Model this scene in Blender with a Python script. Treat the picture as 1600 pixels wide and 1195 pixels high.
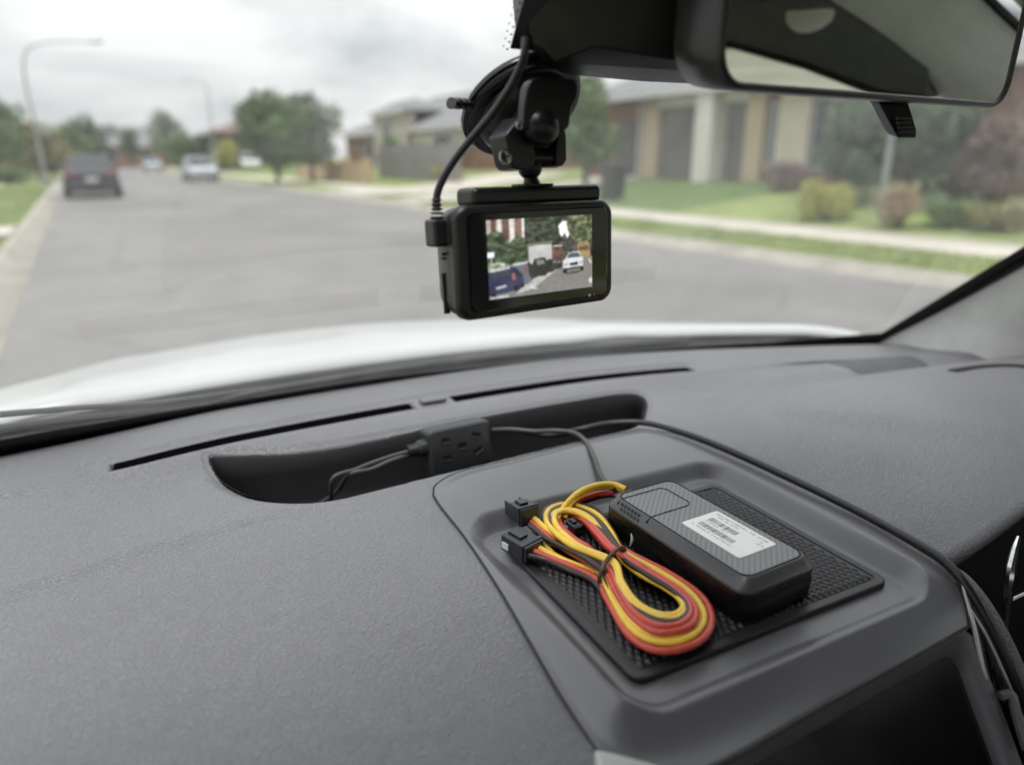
import bpy, bmesh, math, random
import numpy as np
from mathutils import Vector, Matrix

# ------------------------------------------------------------------ scene, camera, sky, sun
for o in list(bpy.data.objects):
    bpy.data.objects.remove(o)
S = bpy.context.scene
COL = S.collection
random.seed(7)
RNG = np.random.default_rng(11)

CAM = Vector((0.0, 0.0, 1.40))
FPX = 1100.0                                   # focal length in pixels of a 1600 px wide frame
PITCH = math.atan((597.5 - 248.0) / FPX)
YAW = math.atan((800.0 - 205.0) * math.cos(PITCH) / FPX)
cam_d = bpy.data.cameras.new("camera")
cam = bpy.data.objects.new("camera", cam_d)
COL.objects.link(cam)
cam.location = CAM
cam.rotation_euler = (math.pi / 2 - PITCH, 0, -YAW)
cam_d.sensor_width = 36.0
cam_d.lens = 36.0 * FPX / 1600.0
cam_d.clip_start = 0.02
cam_d.clip_end = 2000.0
cam_d.dof.use_dof = True
cam_d.dof.focus_distance = 0.505
cam_d.dof.aperture_fstop = 3.4
S.camera = cam

SUN_EL, SUN_AZ = math.radians(75), math.radians(-145)   # azimuth from the car's forward axis, minus = left
w = bpy.data.worlds.new("World")
S.world = w
w.use_nodes = True
nt = w.node_tree
for n in list(nt.nodes):
    nt.nodes.remove(n)
wo = nt.nodes.new("ShaderNodeOutputWorld")
bg = nt.nodes.new("ShaderNodeBackground")
sky = nt.nodes.new("ShaderNodeTexSky")
sky.sky_type = 'NISHITA'
sky.sun_disc = False
sky.sun_elevation = SUN_EL
sky.sun_rotation = SUN_AZ
sky.air_density = 1.5
sky.dust_density = 4.0
tc = nt.nodes.new("ShaderNodeTexCoord")
mp = nt.nodes.new("ShaderNodeMapping")
mp.inputs['Scale'].default_value = (1.0, 1.0, 3.2)
cn = nt.nodes.new("ShaderNodeTexNoise")
cn.inputs['Scale'].default_value = 3.4
cn.inputs['Detail'].default_value = 7.0
cn.inputs['Roughness'].default_value = 0.52
cn.inputs['Distortion'].default_value = 0.4
cr = nt.nodes.new("ShaderNodeValToRGB")
cr.color_ramp.elements[0].position = 0.34
cr.color_ramp.elements[0].color = (5.25, 5.55, 5.85, 1)
cr.color_ramp.elements[1].position = 0.60
cr.color_ramp.elements[1].color = (8.85, 8.9, 8.9, 1)
mx = nt.nodes.new("ShaderNodeMixRGB")
mx.inputs[0].default_value = 0.90              # closed cloud deck in front of the clear sky
nt.links.new(tc.outputs['Generated'], mp.inputs['Vector'])
nt.links.new(mp.outputs['Vector'], cn.inputs['Vector'])
nt.links.new(cn.outputs['Fac'], cr.inputs['Fac'])
nt.links.new(sky.outputs['Color'], mx.inputs[1])
nt.links.new(cr.outputs['Color'], mx.inputs[2])
# an overcast deck is brighter overhead than at the horizon
sx_ = nt.nodes.new("ShaderNodeSeparateXYZ")
nt.links.new(tc.outputs['Generated'], sx_.inputs['Vector'])
el = nt.nodes.new("ShaderNodeMapRange")
el.inputs['To Min'].default_value = 0.80
el.inputs['To Max'].default_value = 1.75
nt.links.new(sx_.outputs['Z'], el.inputs['Value'])
ov = nt.nodes.new("ShaderNodeVectorMath")
ov.operation = 'SCALE'
nt.links.new(mx.outputs['Color'], ov.inputs[0])
nt.links.new(el.outputs['Result'], ov.inputs['Scale'])
nt.links.new(ov.outputs['Vector'], bg.inputs['Color'])
bg.inputs['Strength'].default_value = 0.097
nt.links.new(bg.outputs['Background'], wo.inputs['Surface'])

sd = bpy.data.lights.new("sun", 'SUN')
sd.energy = 1.5
sd.angle = math.radians(22)
sd.color = (1.0, 0.99, 0.975)
sun = bpy.data.objects.new("sun", sd)
COL.objects.link(sun)
sun.location = (0, 0, 30)
sun.rotation_euler = (math.pi / 2 - SUN_EL, 0, math.pi - SUN_AZ)

S.view_settings.view_transform = 'Standard'
S.view_settings.look = 'None'
S.view_settings.exposure = 0.52
S.view_settings.gamma = 1.0
S.cycles.use_denoising = True
S.cycles.max_bounces = 7
S.cycles.diffuse_bounces = 2
S.cycles.glossy_bounces = 4
S.cycles.use_adaptive_sampling = True
S.cycles.adaptive_threshold = .03
S.cycles.transparent_max_bounces = 16
S.cycles.caustics_reflective = False
S.cycles.caustics_refractive = False
S.cycles.sample_clamp_indirect = 6.0

# ------------------------------------------------------------------ helpers: places
_R = cam.rotation_euler.to_matrix()
AX_R, AX_U, AX_F = _R @ Vector((1, 0, 0)), _R @ Vector((0, 1, 0)), _R @ Vector((0, 0, -1))


def ray(px, py):
    return AX_F + AX_R * ((px - 800.0) / FPX) + AX_U * ((597.5 - py) / FPX)


def hit(px, py, o, n):
    d = ray(px, py)
    return CAM + d * ((o - CAM).dot(n) / d.dot(n))


def atz(px, py, z):
    return hit(px, py, Vector((0, 0, z)), Vector((0, 0, 1)))


def aty(px, py, y):
    return hit(px, py, Vector((0, y, 0)), Vector((0, 1, 0)))


def atd(px, py, d):
    return CAM + ray(px, py) * d


RA = math.radians(3.43)                        # the street bears slightly left of the car


def W(u, v, z=0.0):
    """street coordinates: u to the right, v along the street"""
    return Vector((u * math.cos(RA) - v * math.sin(RA), u * math.sin(RA) + v * math.cos(RA), z))


def UV(p):
    return (p.x * math.cos(RA) + p.y * math.sin(RA), -p.x * math.sin(RA) + p.y * math.cos(RA))


def atu(px, py, u):
    return hit(px, py, W(u, 0), Vector((math.cos(RA), math.sin(RA), 0)))


def sstep(a, b, x):
    t = np.clip((x - a) / (b - a), 0, 1)
    return t * t * (3 - 2 * t)


def bow(x):
    d = x - .3
    return .2 * d * d + .25 * np.maximum(0, d - .3) ** 2


def catmull(pts, n=8, closed=False):
    P = [Vector(p) for p in pts]
    out = []
    m = len(P)
    rng = range(m) if closed else range(m - 1)
    for i in rng:
        p0 = P[i - 1] if (closed or i > 0) else P[0] * 2 - P[1]
        p1, p2 = P[i], P[(i + 1) % m]
        p3 = P[(i + 2) % m] if (closed or i + 2 < m) else P[-1] * 2 - P[-2]
        for k in range(n):
            t = k / n
            out.append(0.5 * ((2 * p1) + (p2 - p0) * t + (2 * p0 - 5 * p1 + 4 * p2 - p3) * t * t + (3 * p1 - p0 - 3 * p2 + p3) * t ** 3))
    if not closed:
        out.append(P[-1])
    return out


# ------------------------------------------------------------------ helpers: materials
def _mat(name):
    m = bpy.data.materials.new(name)
    m.use_nodes = True
    return m, m.node_tree, m.node_tree.nodes['Principled BSDF']


def pm(name, col, rough=.5, metal=0.0, var=.12, vscale=25.0, bump=0.0, bscale=300.0, spec=.5, coat=0.0, col2=None, rvar=.08, detail=5.0):
    """plain procedural material: base colour with noise variation, roughness variation and fine bump"""
    m, t, b = _mat(name)
    tc = t.nodes.new("ShaderNodeTexCoord")
    nz = t.nodes.new("ShaderNodeTexNoise")
    nz.inputs['Scale'].default_value = vscale
    nz.inputs['Detail'].default_value = detail
    t.links.new(tc.outputs['Object'], nz.inputs['Vector'])
    rp = t.nodes.new("ShaderNodeValToRGB")
    c1 = col2 if col2 else tuple(c * (1 - var) for c in col)
    c2 = col if col2 else tuple(min(1, c * (1 + var)) for c in col)
    rp.color_ramp.elements[0].position = .35
    rp.color_ramp.elements[1].position = .65
    rp.color_ramp.elements[0].color = (*c1, 1)
    rp.color_ramp.elements[1].color = (*c2, 1)
    t.links.new(nz.outputs['Fac'], rp.inputs['Fac'])
    t.links.new(rp.outputs['Color'], b.inputs['Base Color'])
    mr = t.nodes.new("ShaderNodeMapRange")
    mr.inputs['To Min'].default_value = max(.02, rough - rvar)
    mr.inputs['To Max'].default_value = min(1, rough + rvar)
    t.links.new(nz.outputs['Fac'], mr.inputs['Value'])
    t.links.new(mr.outputs['Result'], b.inputs['Roughness'])
    b.inputs['Metallic'].default_value = metal
    b.inputs['Specular IOR Level'].default_value = spec
    b.inputs['Coat Weight'].default_value = coat
    b.inputs['Coat Roughness'].default_value = .05
    if bump:
        n2 = t.nodes.new("ShaderNodeTexNoise")
        n2.inputs['Scale'].default_value = bscale
        n2.inputs['Detail'].default_value = 3.0
        t.links.new(tc.outputs['Object'], n2.inputs['Vector'])
        bp = t.nodes.new("ShaderNodeBump")
        bp.inputs['Strength'].default_value = bump
        bp.inputs['Distance'].default_value = 1.0 / bscale
        t.links.new(n2.outputs['Fac'], bp.inputs['Height'])
        t.links.new(bp.outputs['Normal'], b.inputs['Normal'])
    return m


def leather_mat(name, col, rough, strength):
    """moulded vinyl with a wrinkled hide grain"""
    m, t, b = _mat(name)
    tc = t.nodes.new("ShaderNodeTexCoord")
    n0 = t.nodes.new("ShaderNodeTexNoise")
    n0.inputs['Scale'].default_value = 95
    n0.inputs['Detail'].default_value = 3
    t.links.new(tc.outputs['Object'], n0.inputs['Vector'])
    ad = t.nodes.new("ShaderNodeMixRGB")
    ad.blend_type = 'LINEAR_LIGHT'
    ad.inputs[0].default_value = .0028
    t.links.new(tc.outputs['Object'], ad.inputs[1])
    t.links.new(n0.outputs['Color'], ad.inputs[2])
    hs = []
    for rot, sc, st in ((.5, 225, (1.0, 1.7, 1.0)), (-.7, 300, (1.0, 1.8, 1.0))):
        mpn = t.nodes.new("ShaderNodeMapping")
        mpn.inputs['Rotation'].default_value = (0, 0, rot)
        mpn.inputs['Scale'].default_value = st
        t.links.new(ad.outputs['Color'], mpn.inputs['Vector'])
        v1 = t.nodes.new("ShaderNodeTexVoronoi")
        v1.feature = 'DISTANCE_TO_EDGE'
        v1.inputs['Scale'].default_value = sc
        t.links.new(mpn.outputs['Vector'], v1.inputs['Vector'])
        r1 = t.nodes.new("ShaderNodeMapRange")
        r1.interpolation_type = 'SMOOTHSTEP'
        r1.inputs['From Max'].default_value = .13
        t.links.new(v1.outputs['Distance'], r1.inputs['Value'])
        hs.append(r1)
    mxx = t.nodes.new("ShaderNodeMath")
    mxx.operation = 'MULTIPLY_ADD'
    mxx.inputs[1].default_value = .30
    t.links.new(hs[1].outputs['Result'], mxx.inputs[0])
    t.links.new(hs[0].outputs['Result'], mxx.inputs[2])
    bp = t.nodes.new("ShaderNodeBump")
    bp.inputs['Strength'].default_value = strength
    bp.inputs['Distance'].default_value = .0007
    t.links.new(mxx.outputs['Value'], bp.inputs['Height'])
    t.links.new(bp.outputs['Normal'], b.inputs['Normal'])
    n1 = t.nodes.new("ShaderNodeTexNoise")
    n1.inputs['Scale'].default_value = 6
    n1.inputs['Detail'].default_value = 6
    t.links.new(tc.outputs['Object'], n1.inputs['Vector'])
    rp = t.nodes.new("ShaderNodeValToRGB")
    rp.color_ramp.elements[0].position = .3
    rp.color_ramp.elements[1].position = .7
    rp.color_ramp.elements[0].color = (*[c * .93 for c in col], 1)
    rp.color_ramp.elements[1].color = (*[c * 1.07 for c in col], 1)
    t.links.new(n1.outputs['Fac'], rp.inputs['Fac'])
    t.links.new(rp.outputs['Color'], b.inputs['Base Color'])
    mr = t.nodes.new("ShaderNodeMapRange")
    mr.inputs['To Min'].default_value = rough - .04
    mr.inputs['To Max'].default_value = rough + .06
    t.links.new(n1.outputs['Fac'], mr.inputs['Value'])
    t.links.new(mr.outputs['Result'], b.inputs['Roughness'])
    b.inputs['Specular IOR Level'].default_value = .65
    return m


def pane_mat(name, tint, refl=1.0, ior=1.45, film=0.0):
    """thin pane: clear with a Fresnel surface reflection and a faint uneven dust film that adds haze to the view"""
    m = bpy.data.materials.new(name)
    m.use_nodes = True
    t = m.node_tree
    for n in list(t.nodes):
        t.nodes.remove(n)
    out = t.nodes.new("ShaderNodeOutputMaterial")
    tr = t.nodes.new("ShaderNodeBsdfTransparent")
    tr.inputs['Color'].default_value = (*tint, 1)
    gl = t.nodes.new("ShaderNodeBsdfGlossy")
    gl.inputs['Roughness'].default_value = .02
    gl.inputs['Color'].default_value = (refl, refl, refl, 1)
    fr = t.nodes.new("ShaderNodeFresnel")
    fr.inputs['IOR'].default_value = ior
    mxs = t.nodes.new("ShaderNodeMixShader")
    t.links.new(fr.outputs['Fac'], mxs.inputs['Fac'])
    t.links.new(tr.outputs['BSDF'], mxs.inputs[1])
    t.links.new(gl.outputs['BSDF'], mxs.inputs[2])
    if film:  # dust film, its milky colour added to haze the view
        tl_ = t.nodes.new("ShaderNodeBsdfTranslucent")
        tl_.inputs['Color'].default_value = (.80, .80, .78, 1)
        tcn = t.nodes.new("ShaderNodeTexCoord")
        nz = t.nodes.new("ShaderNodeTexNoise")
        nz.inputs['Scale'].default_value = 7.0
        nz.inputs['Detail'].default_value = 4.0
        nz.inputs['Distortion'].default_value = 1.2
        t.links.new(tcn.outputs['Object'], nz.inputs['Vector'])
        mr = t.nodes.new("ShaderNodeMapRange")
        mr.inputs['From Min'].default_value = .35
        mr.inputs['From Max'].default_value = .7
        mr.inputs['To Min'].default_value = film * .65
        mr.inputs['To Max'].default_value = film * 1.5
        t.links.new(nz.outputs['Fac'], mr.inputs['Value'])
        m2 = t.nodes.new("ShaderNodeMixShader")
        t.links.new(mr.outputs['Result'], m2.inputs['Fac'])
        t.links.new(mxs.outputs['Shader'], m2.inputs[1])
        t.links.new(tl_.outputs['BSDF'], m2.inputs[2])
        mxs = m2
    t.links.new(mxs.outputs['Shader'], out.inputs['Surface'])
    return m


def emit_attr_mat(name, strength):
    """a lit screen that shows its colour attribute"""
    m, t, b = _mat(name)
    at = t.nodes.new("ShaderNodeAttribute")
    at.attribute_name = "picture"
    b.inputs['Base Color'].default_value = (.01, .01, .01, 1)
    b.inputs['Roughness'].default_value = .08
    t.links.new(at.outputs['Color'], b.inputs['Emission Color'])
    b.inputs['Emission Strength'].default_value = strength
    return m


def weave_mat(name, c1, c2, scale):
    """moulded basket weave on the tracker lid"""
    m, t, b = _mat(name)
    tc = t.nodes.new("ShaderNodeTexCoord")
    ck = t.nodes.new("ShaderNodeTexChecker")
    ck.inputs['Scale'].default_value = scale
    ck.inputs['Color1'].default_value = (*c1, 1)
    ck.inputs['Color2'].default_value = (*c2, 1)
    t.links.new(tc.outputs['Object'], ck.inputs['Vector'])
    t.links.new(ck.outputs['Color'], b.inputs['Base Color'])
    bp = t.nodes.new("ShaderNodeBump")
    bp.inputs['Strength'].default_value = .5
    bp.inputs['Distance'].default_value = .0004
    t.links.new(ck.outputs['Fac'], bp.inputs['Height'])
    t.links.new(bp.outputs['Normal'], b.inputs['Normal'])
    b.inputs['Roughness'].default_value = .42
    return m


M = {}
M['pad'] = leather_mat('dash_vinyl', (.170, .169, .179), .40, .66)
M['panel'] = pm('satin_plastic', (.122, .121, .128), .37, var=.05, vscale=9, bump=.06, bscale=2500)
_b = M['panel'].node_tree.nodes['Principled BSDF']
_b.inputs['Specular IOR Level'].default_value = .8
M['black'] = pm('black_plastic', (.008, .008, .009), .40, var=.15, bump=.05, bscale=1500)
M['matte'] = pm('matte_black', (.010, .010, .011), .75, var=.2, bump=.1, bscale=900)
M['gloss'] = pm('gloss_black', (.006, .006, .007), .10, var=.2, rvar=.04)
M['mirrorcase'] = pm('mirror_case_grey', (.026, .026, .027), .33, var=.1, bump=.05, bscale=1500)
M['screenoff'] = pm('switched_off_screen', (.006, .006, .008), .16, var=.1, spec=.38, rvar=.03)
M['slotshade'] = pm('painted_slot_shade', (.003, .003, .003), 1.0, var=.1, spec=0.0)  # shade of the demister slots, put into the colour
M['frit'] = pm('ceramic_black', (.006, .006, .006), .5)
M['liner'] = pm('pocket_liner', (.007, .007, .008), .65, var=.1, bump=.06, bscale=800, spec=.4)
M['grille'] = pm('grille_cloth', (.075, .075, .078), .7, var=.1, bump=.3, bscale=700)
M['rubber'] = pm('mat_rubber', (.020, .020, .022), .45, var=.12, vscale=60, bump=.05, bscale=1200)
M['chrome'] = pm('chrome', (.82, .82, .83), .16, metal=1.0, var=.03)
M['silver'] = pm('silver_trim', (.72, .72, .71), .30, metal=.1, var=.04)
M['pillar'] = pm('pillar_trim', (.84, .84, .81), .7, var=.05, vscale=40, bump=.15, bscale=700)
M['lining'] = pm('headlining_cloth', (.150, .150, .150), .9, var=.08, vscale=60, bump=.2, bscale=900)
M['mirror'] = pm('mirror_silver', (.86, .88, .87), .015, metal=1.0, var=0.0, rvar=0.0)
M['glass'] = pane_mat('windscreen_glass', (.955, .965, .958), 1.0, ior=1.58, film=.046)
M['bodywhite'] = pm('white_car_paint', (.50, .51, .505), .30, var=.05, vscale=3, coat=.3)
M['cowl'] = pm('cowl_plastic', (.030, .031, .032), .5, var=.2, vscale=30)
M['wiper'] = pm('wiper_black', (.012, .012, .013), .4, var=.2)
M['camblack'] = pm('camera_black', (.009, .009, .010), .36, var=.12, vscale=60, bump=.04, bscale=2500)
M['camgrey'] = pm('camera_side_grey', (.045, .045, .046), .40, var=.08, vscale=60)
M['screenglass'] = pm('screen_glass', (.004, .004, .005), .05, var=.1, rvar=.02)
M['display'] = emit_attr_mat('lit_display', 1.0)
M['cup'] = pm('suction_rubber', (.014, .014, .015), .22, var=.15)
M['metal'] = pm('screw_steel', (.5, .5, .5), .3, metal=1.0, var=.1)
M['cable'] = pm('cable_black', (.016, .016, .017), .38, var=.15)
M['cablegrey'] = pm('cable_grey', (.055, .053, .052), .42, var=.1)
M['yellow'] = pm('wire_yellow', (.90, .60, .075), .28, var=.06, vscale=60)
M['red'] = pm('wire_red', (.60, .085, .055), .28, var=.06, vscale=60)
M['brown'] = pm('wire_black_brown', (.040, .024, .020), .32, var=.1, vscale=60)
M['tie'] = pm('tie_brown', (.075, .043, .030), .4, var=.1)
M['conn'] = pm('connector_black', (.022, .024, .028), .33, var=.1)
M['sockbody'] = pm('socket_plastic', (.030, .033, .037), .38, var=.08)
M['brass'] = pm('brass_contact', (.22, .13, .09), .5, metal=.5, var=.1)
M['trk'] = pm('tracker_black', (.007, .007, .0075), .28, var=.1)
M['trktop'] = weave_mat('tracker_weave', (.25, .25, .255), (.15, .15, .155), 440)
M['trkedge'] = pm('tracker_rim', (.075, .075, .078), .30, var=.06)
M['paper'] = pm('white_sticker', (.90, .90, .87), .4, var=.02)
M['ink'] = pm('label_ink', (.16, .16, .16), .6)


# ------------------------------------------------------------------ helpers: meshes and things
class MB:
    def __init__(s):
        s.v, s.f, s.m = [], [], Matrix.Identity(4)

    def add(s, vs, fs):
        k = len(s.v)
        s.v += [s.m @ Vector(p) for p in vs]
        s.f += [tuple(i + k for i in q) for q in fs]
        return s

    def box(s, c, d, rz=0.0):
        x, y, z = d[0] / 2, d[1] / 2, d[2] / 2
        vs = [Vector((a * x, b * y, e * z)) for a in (-1, 1) for b in (-1, 1) for e in (-1, 1)]
        if rz:
            r = Matrix.Rotation(rz, 3, 'Z')
            vs = [r @ p for p in vs]
        vs = [p + Vector(c) for p in vs]
        return s.add(vs, [(0, 1, 3, 2), (4, 6, 7, 5), (0, 4, 5, 1), (2, 3, 7, 6), (0, 2, 6, 4), (1, 5, 7, 3)])

    def loft(s, rings, cap=True, closed=True, loop=False):
        n = len(rings[0])
        vs = [p for r in rings for p in r]
        fs = []
        R = len(rings)
        for i in range(R if loop else R - 1):
            j = (i + 1) % R
            for k in range(n if closed else n - 1):
                q = (k + 1) % n
                fs.append((i * n + k, i * n + q, j * n + q, j * n + k))
        if cap and closed and not loop:
            fs.append(tuple(range(n - 1, -1, -1)))
            fs.append(tuple((R - 1) * n + k for k in range(n)))
        return s.add(vs, fs)

    def tube(s, path, r, n=8, closed=False, flat=1.0):
        P = [Vector(p) for p in path]
        m = len(P)
        rr = r if isinstance(r, (list, tuple)) else [r] * m
        up = Vector((0, 0, 1))
        rings = []
        prev = None
        for i in range(m):
            a = P[i - 1] if (closed or i) else P[0]
            b = P[(i + 1) % m] if (closed or i < m - 1) else P[-1]
            t = (b - a)
            if t.length < 1e-9:
                t = Vector((1, 0, 0))
            t.normalize()
            if prev is None:
                x = t.cross(up)
                if x.length < 1e-3:
                    x = t.cross(Vector((0, 1, 0)))
            else:
                x = prev - t * prev.dot(t)
            x.normalize()
            prev = x
            y = x.cross(t)
            rings.append([P[i] + (x * math.cos(2 * math.pi * k / n) + y * math.sin(2 * math.pi * k / n) * flat) * rr[i] for k in range(n)])
        return s.loft(rings, loop=closed)

    def lathe(s, prof, n=24, cap=True):
        """prof: (radius, z) pairs about the local z axis"""
        return s.loft([[Vector((r * math.cos(2 * math.pi * k / n), r * math.sin(2 * math.pi * k / n), z)) for k in range(n)] for r, z in prof], cap=cap)

    def prism(s, poly, z0, z1):
        n = len(poly)
        return s.loft([[Vector((p[0], p[1], z0)) for p in poly], [Vector((p[0], p[1], z1)) for p in poly]])

    def quad(s, a, b, c, d):
        return s.add([a, b, c, d], [(0, 1, 2, 3)])

    def build(s, name, mat, parent=None, smooth=False, bevel=0.0, seg=2, angle=40):
        off = parent_loc(parent)
        me = bpy.data.meshes.new(name)
        me.from_pydata([tuple(p - off) for p in s.v], [], s.f)
        me.validate()
        bm = bmesh.new()
        bm.from_mesh(me)
        bmesh.ops.recalc_face_normals(bm, faces=bm.faces)
        bm.to_mesh(me)
        bm.free()
        return link(name, me, mat, parent, smooth, bevel, seg, angle)


def parent_loc(p):
    off = Vector((0, 0, 0))
    while p is not None:
        off += p.location
        p = p.parent
    return off


def link(name, me, mat, parent=None, smooth=False, bevel=0.0, seg=2, angle=40):
    me.materials.append(M[mat] if isinstance(mat, str) else mat)
    o = bpy.data.objects.new(name, me)
    COL.objects.link(o)
    if parent is not None:
        o.parent = parent
    if smooth or bevel:
        me.polygons.foreach_set('use_smooth', [True] * len(me.polygons))
    if bevel:
        b = o.modifiers.new('bevel', 'BEVEL')
        b.width = bevel
        b.segments = seg
        b.limit_method = 'ANGLE'
        b.angle_limit = math.radians(35)
        b.harden_normals = True
    elif smooth and angle < 180:
        try:
            me.set_sharp_from_angle(angle=math.radians(angle))
        except Exception:
            pass
    return o


def thing(name, label, cat, loc, group=None):
    o = bpy.data.objects.new(name, None)
    COL.objects.link(o)
    o.empty_display_size = .05
    o.location = loc
    tag(o, label, cat, group)
    return o


def tag(o, label, cat, group=None):
    o['label'] = label
    o['category'] = cat
    if group:
        o['group'] = group
    return o


def struct(o):
    o['kind'] = 'structure'
    return o


def np_mesh(name, verts, faces, mat, parent=None, smooth=True, angle=180):
    off = np.array(parent_loc(parent))
    me = bpy.data.meshes.new(name)
    v = (np.asarray(verts, dtype=np.float64) - off).astype(np.float32)
    f = np.asarray(faces, dtype=np.int32)
    k = f.shape[1]
    me.vertices.add(len(v))
    me.vertices.foreach_set('co', v.ravel())
    me.loops.add(f.size)
    me.loops.foreach_set('vertex_index', f.ravel())
    me.polygons.add(len(f))
    me.polygons.foreach_set('loop_start', np.arange(0, f.size, k, dtype=np.int32))
    me.update(calc_edges=True)
    me.validate()
    return link(name, me, mat, parent, smooth, 0, 2, angle)


def grid_faces(nx, ny):
    i = np.arange(nx - 1)[:, None] * ny + np.arange(ny - 1)[None, :]
    i = i.ravel()
    return np.stack([i, i + ny, i + ny + 1, i + 1], 1)


def sdf_poly(X, Y, poly):
    """signed distance, negative inside"""
    P = np.array(poly)
    d = np.full(X.shape, 1e9)
    ins = np.zeros(X.shape, bool)
    n = len(P)
    for i in range(n):
        a, b = P[i], P[(i + 1) % n]
        ex, ey = b - a
        t = np.clip(((X - a[0]) * ex + (Y - a[1]) * ey) / (ex * ex + ey * ey + 1e-12), 0, 1)
        d = np.minimum(d, np.hypot(X - a[0] - t * ex, Y - a[1] - t * ey))
        c = ((a[1] <= Y) & (b[1] > Y)) | ((b[1] <= Y) & (a[1] > Y))
        xc = a[0] + (Y - a[1]) / (ey if abs(ey) > 1e-12 else 1e-12) * ex
        ins ^= c & (X < xc)
    return np.where(ins, -d, d)


def rrect(cx, cy, hx, hy, r, n=6):
    out = []
    for sx, sy, a0 in ((1, 1, 0), (-1, 1, 90), (-1, -1, 180), (1, -1, 270)):
        for k in range(n + 1):
            a = math.radians(a0 + 90 * k / n)
            out.append((cx + sx * (hx - r) + r * math.cos(a), cy + sy * (hy - r) + r * math.sin(a)))
    return out


def frame_m(o, x, y, z):
    m = Matrix((x, y, z)).transposed().to_4x4()
    m.translation = o
    return m


# ------------------------------------------------------------------ the car: cabin shell, windscreen, bonnet
cabin = thing('car_cabin', 'dark cloth roof lining and doors of the car, seen in the mirror', 'cabin', (.30, -.6, .35))
ROOF_Z = 1.64


def shell_patch(name, fn, nu, nv, mat, parent, thick=0.0):
    us, vs = np.linspace(0, 1, nu), np.linspace(0, 1, nv)
    V = [fn(u, v) for u in us for v in vs]
    o = np_mesh(name, V, grid_faces(nu, nv), mat, parent)
    if thick:
        s = o.modifiers.new('solid', 'SOLIDIFY')
        s.thickness = thick
        s.offset = 0
    return o


shell_patch('headlining', lambda u, v: (-.36 + 1.32 * u, .20 - 2.0 * v, ROOF_Z + .03 * math.sin(math.pi * u) - .25 * max(0, v - .75) - .06 * abs(2 * u - 1) ** 6), 30, 24, 'lining', cabin, .02)
def rrl(cx, y, z, hx, hy):
    return [Vector((a, c, z)) for a, c in rrect_(cx, y, hx, hy, min(hx, hy) * .6)]


def rrect_(*a):
    return rrect(*a)


for sx, nm in ((-1, 'passenger'), (1, 'driver')):
    x = .30 + sx * .70
    b = MB()
    b.box((x, -.62, .76), (.05, 1.9, .82))
    b.build('door_panel', 'liner', cabin, bevel=.01)
    b = MB()
    b.loft([[Vector((x + sx * a, y, 1.09)) for a, y in ((.02, -.50), (-.03, -.50), (-.03, -.64), (.02, -.64))],
            [Vector((.30 + sx * .66 + sx * a, y, 1.60)) for a, y in ((.02, -.52), (-.03, -.52), (-.03, -.62), (.02, -.62))]])
    b.build('centre_post', 'pillar', cabin, bevel=.012)
    wl = [(.08, 1.455), (.02, 1.462), (-.10, 1.500), (-.23, 1.532), (-.45, 1.548), (-.9, 1.552), (-1.3, 1.54), (-1.75, 1.50)]
    b = MB()
    b.loft([[Vector((.30 + sx * xx, y, zz)) for xx, zz in ((.40, ROOF_Z + .018), (.56, ROOF_Z + .002), (.625, 1.60), (.650, (1.60 + z) / 2), (.668, z + .008), (.680, z), (.72, z + .005), (.73, ROOF_Z + .02))] for y, z in wl])
    b.build('roof_rail', 'lining', cabin, smooth=True, angle=60)
    b = MB()
    b.tube([Vector((.30 + sx * .682, y, z - .002)) for y, z in wl], .006, 8)
    b.build('window_seal', 'matte', cabin, smooth=True)
    if sx > 0:
        b = MB()
        b.m = Matrix.Translation((.948, -.085, 1.565)) @ Matrix.Rotation(-1.25, 4, 'Y') @ Matrix.Diagonal((1, 1.25, 1, 1))
        b.lathe([(.030, -.004), (.030, .003), (.027, .005)], 24)
        b.build('oval_plate', 'pillar', cabin, smooth=True, angle=40)  # pale oval plate on the driver side rail
    b = MB()
    b.loft([[Vector((.30 + sx * (.69 + a), y, 1.06)) for a, y in ((.02, -1.30), (-.04, -1.30), (-.04, -1.75), (.02, -1.75))],
            [Vector((.30 + sx * (.65 + a), y, 1.60)) for a, y in ((.02, -1.50), (-.04, -1.50), (-.04, -1.80), (.02, -1.80))]])
    b.build('rear_post', 'pillar', cabin, bevel=.02)
for xs_ in (-.07, .67):  # unseen front seats, added to block light from the rear
    b = MB()
    b.loft([rrl(xs_, y, z, w_, t_) for y, z, w_, t_ in ((-.42, .62, .24, .07), (-.46, .80, .26, .07), (-.52, 1.00, .25, .065), (-.58, 1.16, .20, .05), (-.60, 1.21, .14, .035))])
    b.build('seat_back', 'lining', cabin, smooth=True)
    b = MB()
    b.loft([rrl(xs_, y, z, w_, t_) for y, z, w_, t_ in ((-.60, 1.235, .10, .035), (-.615, 1.27, .13, .05), (-.63, 1.36, .13, .05), (-.64, 1.41, .10, .035))])
    b.build('head_restraint', 'lining', cabin, smooth=True)
    b = MB()
    b.box((xs_, -.20, .58), (.50, .52, .14))
    b.build('seat_cushion', 'lining', cabin, bevel=.04, seg=3)
b = MB()
b.box((.30, -1.75, .72), (1.4, .06, .74))
b.build('rear_bulkhead', 'liner', cabin, bevel=.02)
b = MB()
b.box((.30, -.5, .33), (1.4, 2.6, .03))
b.build('cabin_floor', 'liner', cabin)


def glass_y(x, z):
    return .805 - float(bow(x)) - (z - 1.13) * 1.2


ws = thing('windscreen', 'large clear laminated windscreen with black edge band', 'windscreen', (.30, .80, 1.09))
shell_patch('pane', lambda u, v: (-.42 + 1.43 * u + (.05 - .10 * u) * v, glass_y(-.42 + 1.43 * u + (.05 - .10 * u) * v, 1.085 + .53 * v), 1.085 + .53 * v), 40, 16, 'glass', ws)


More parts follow.
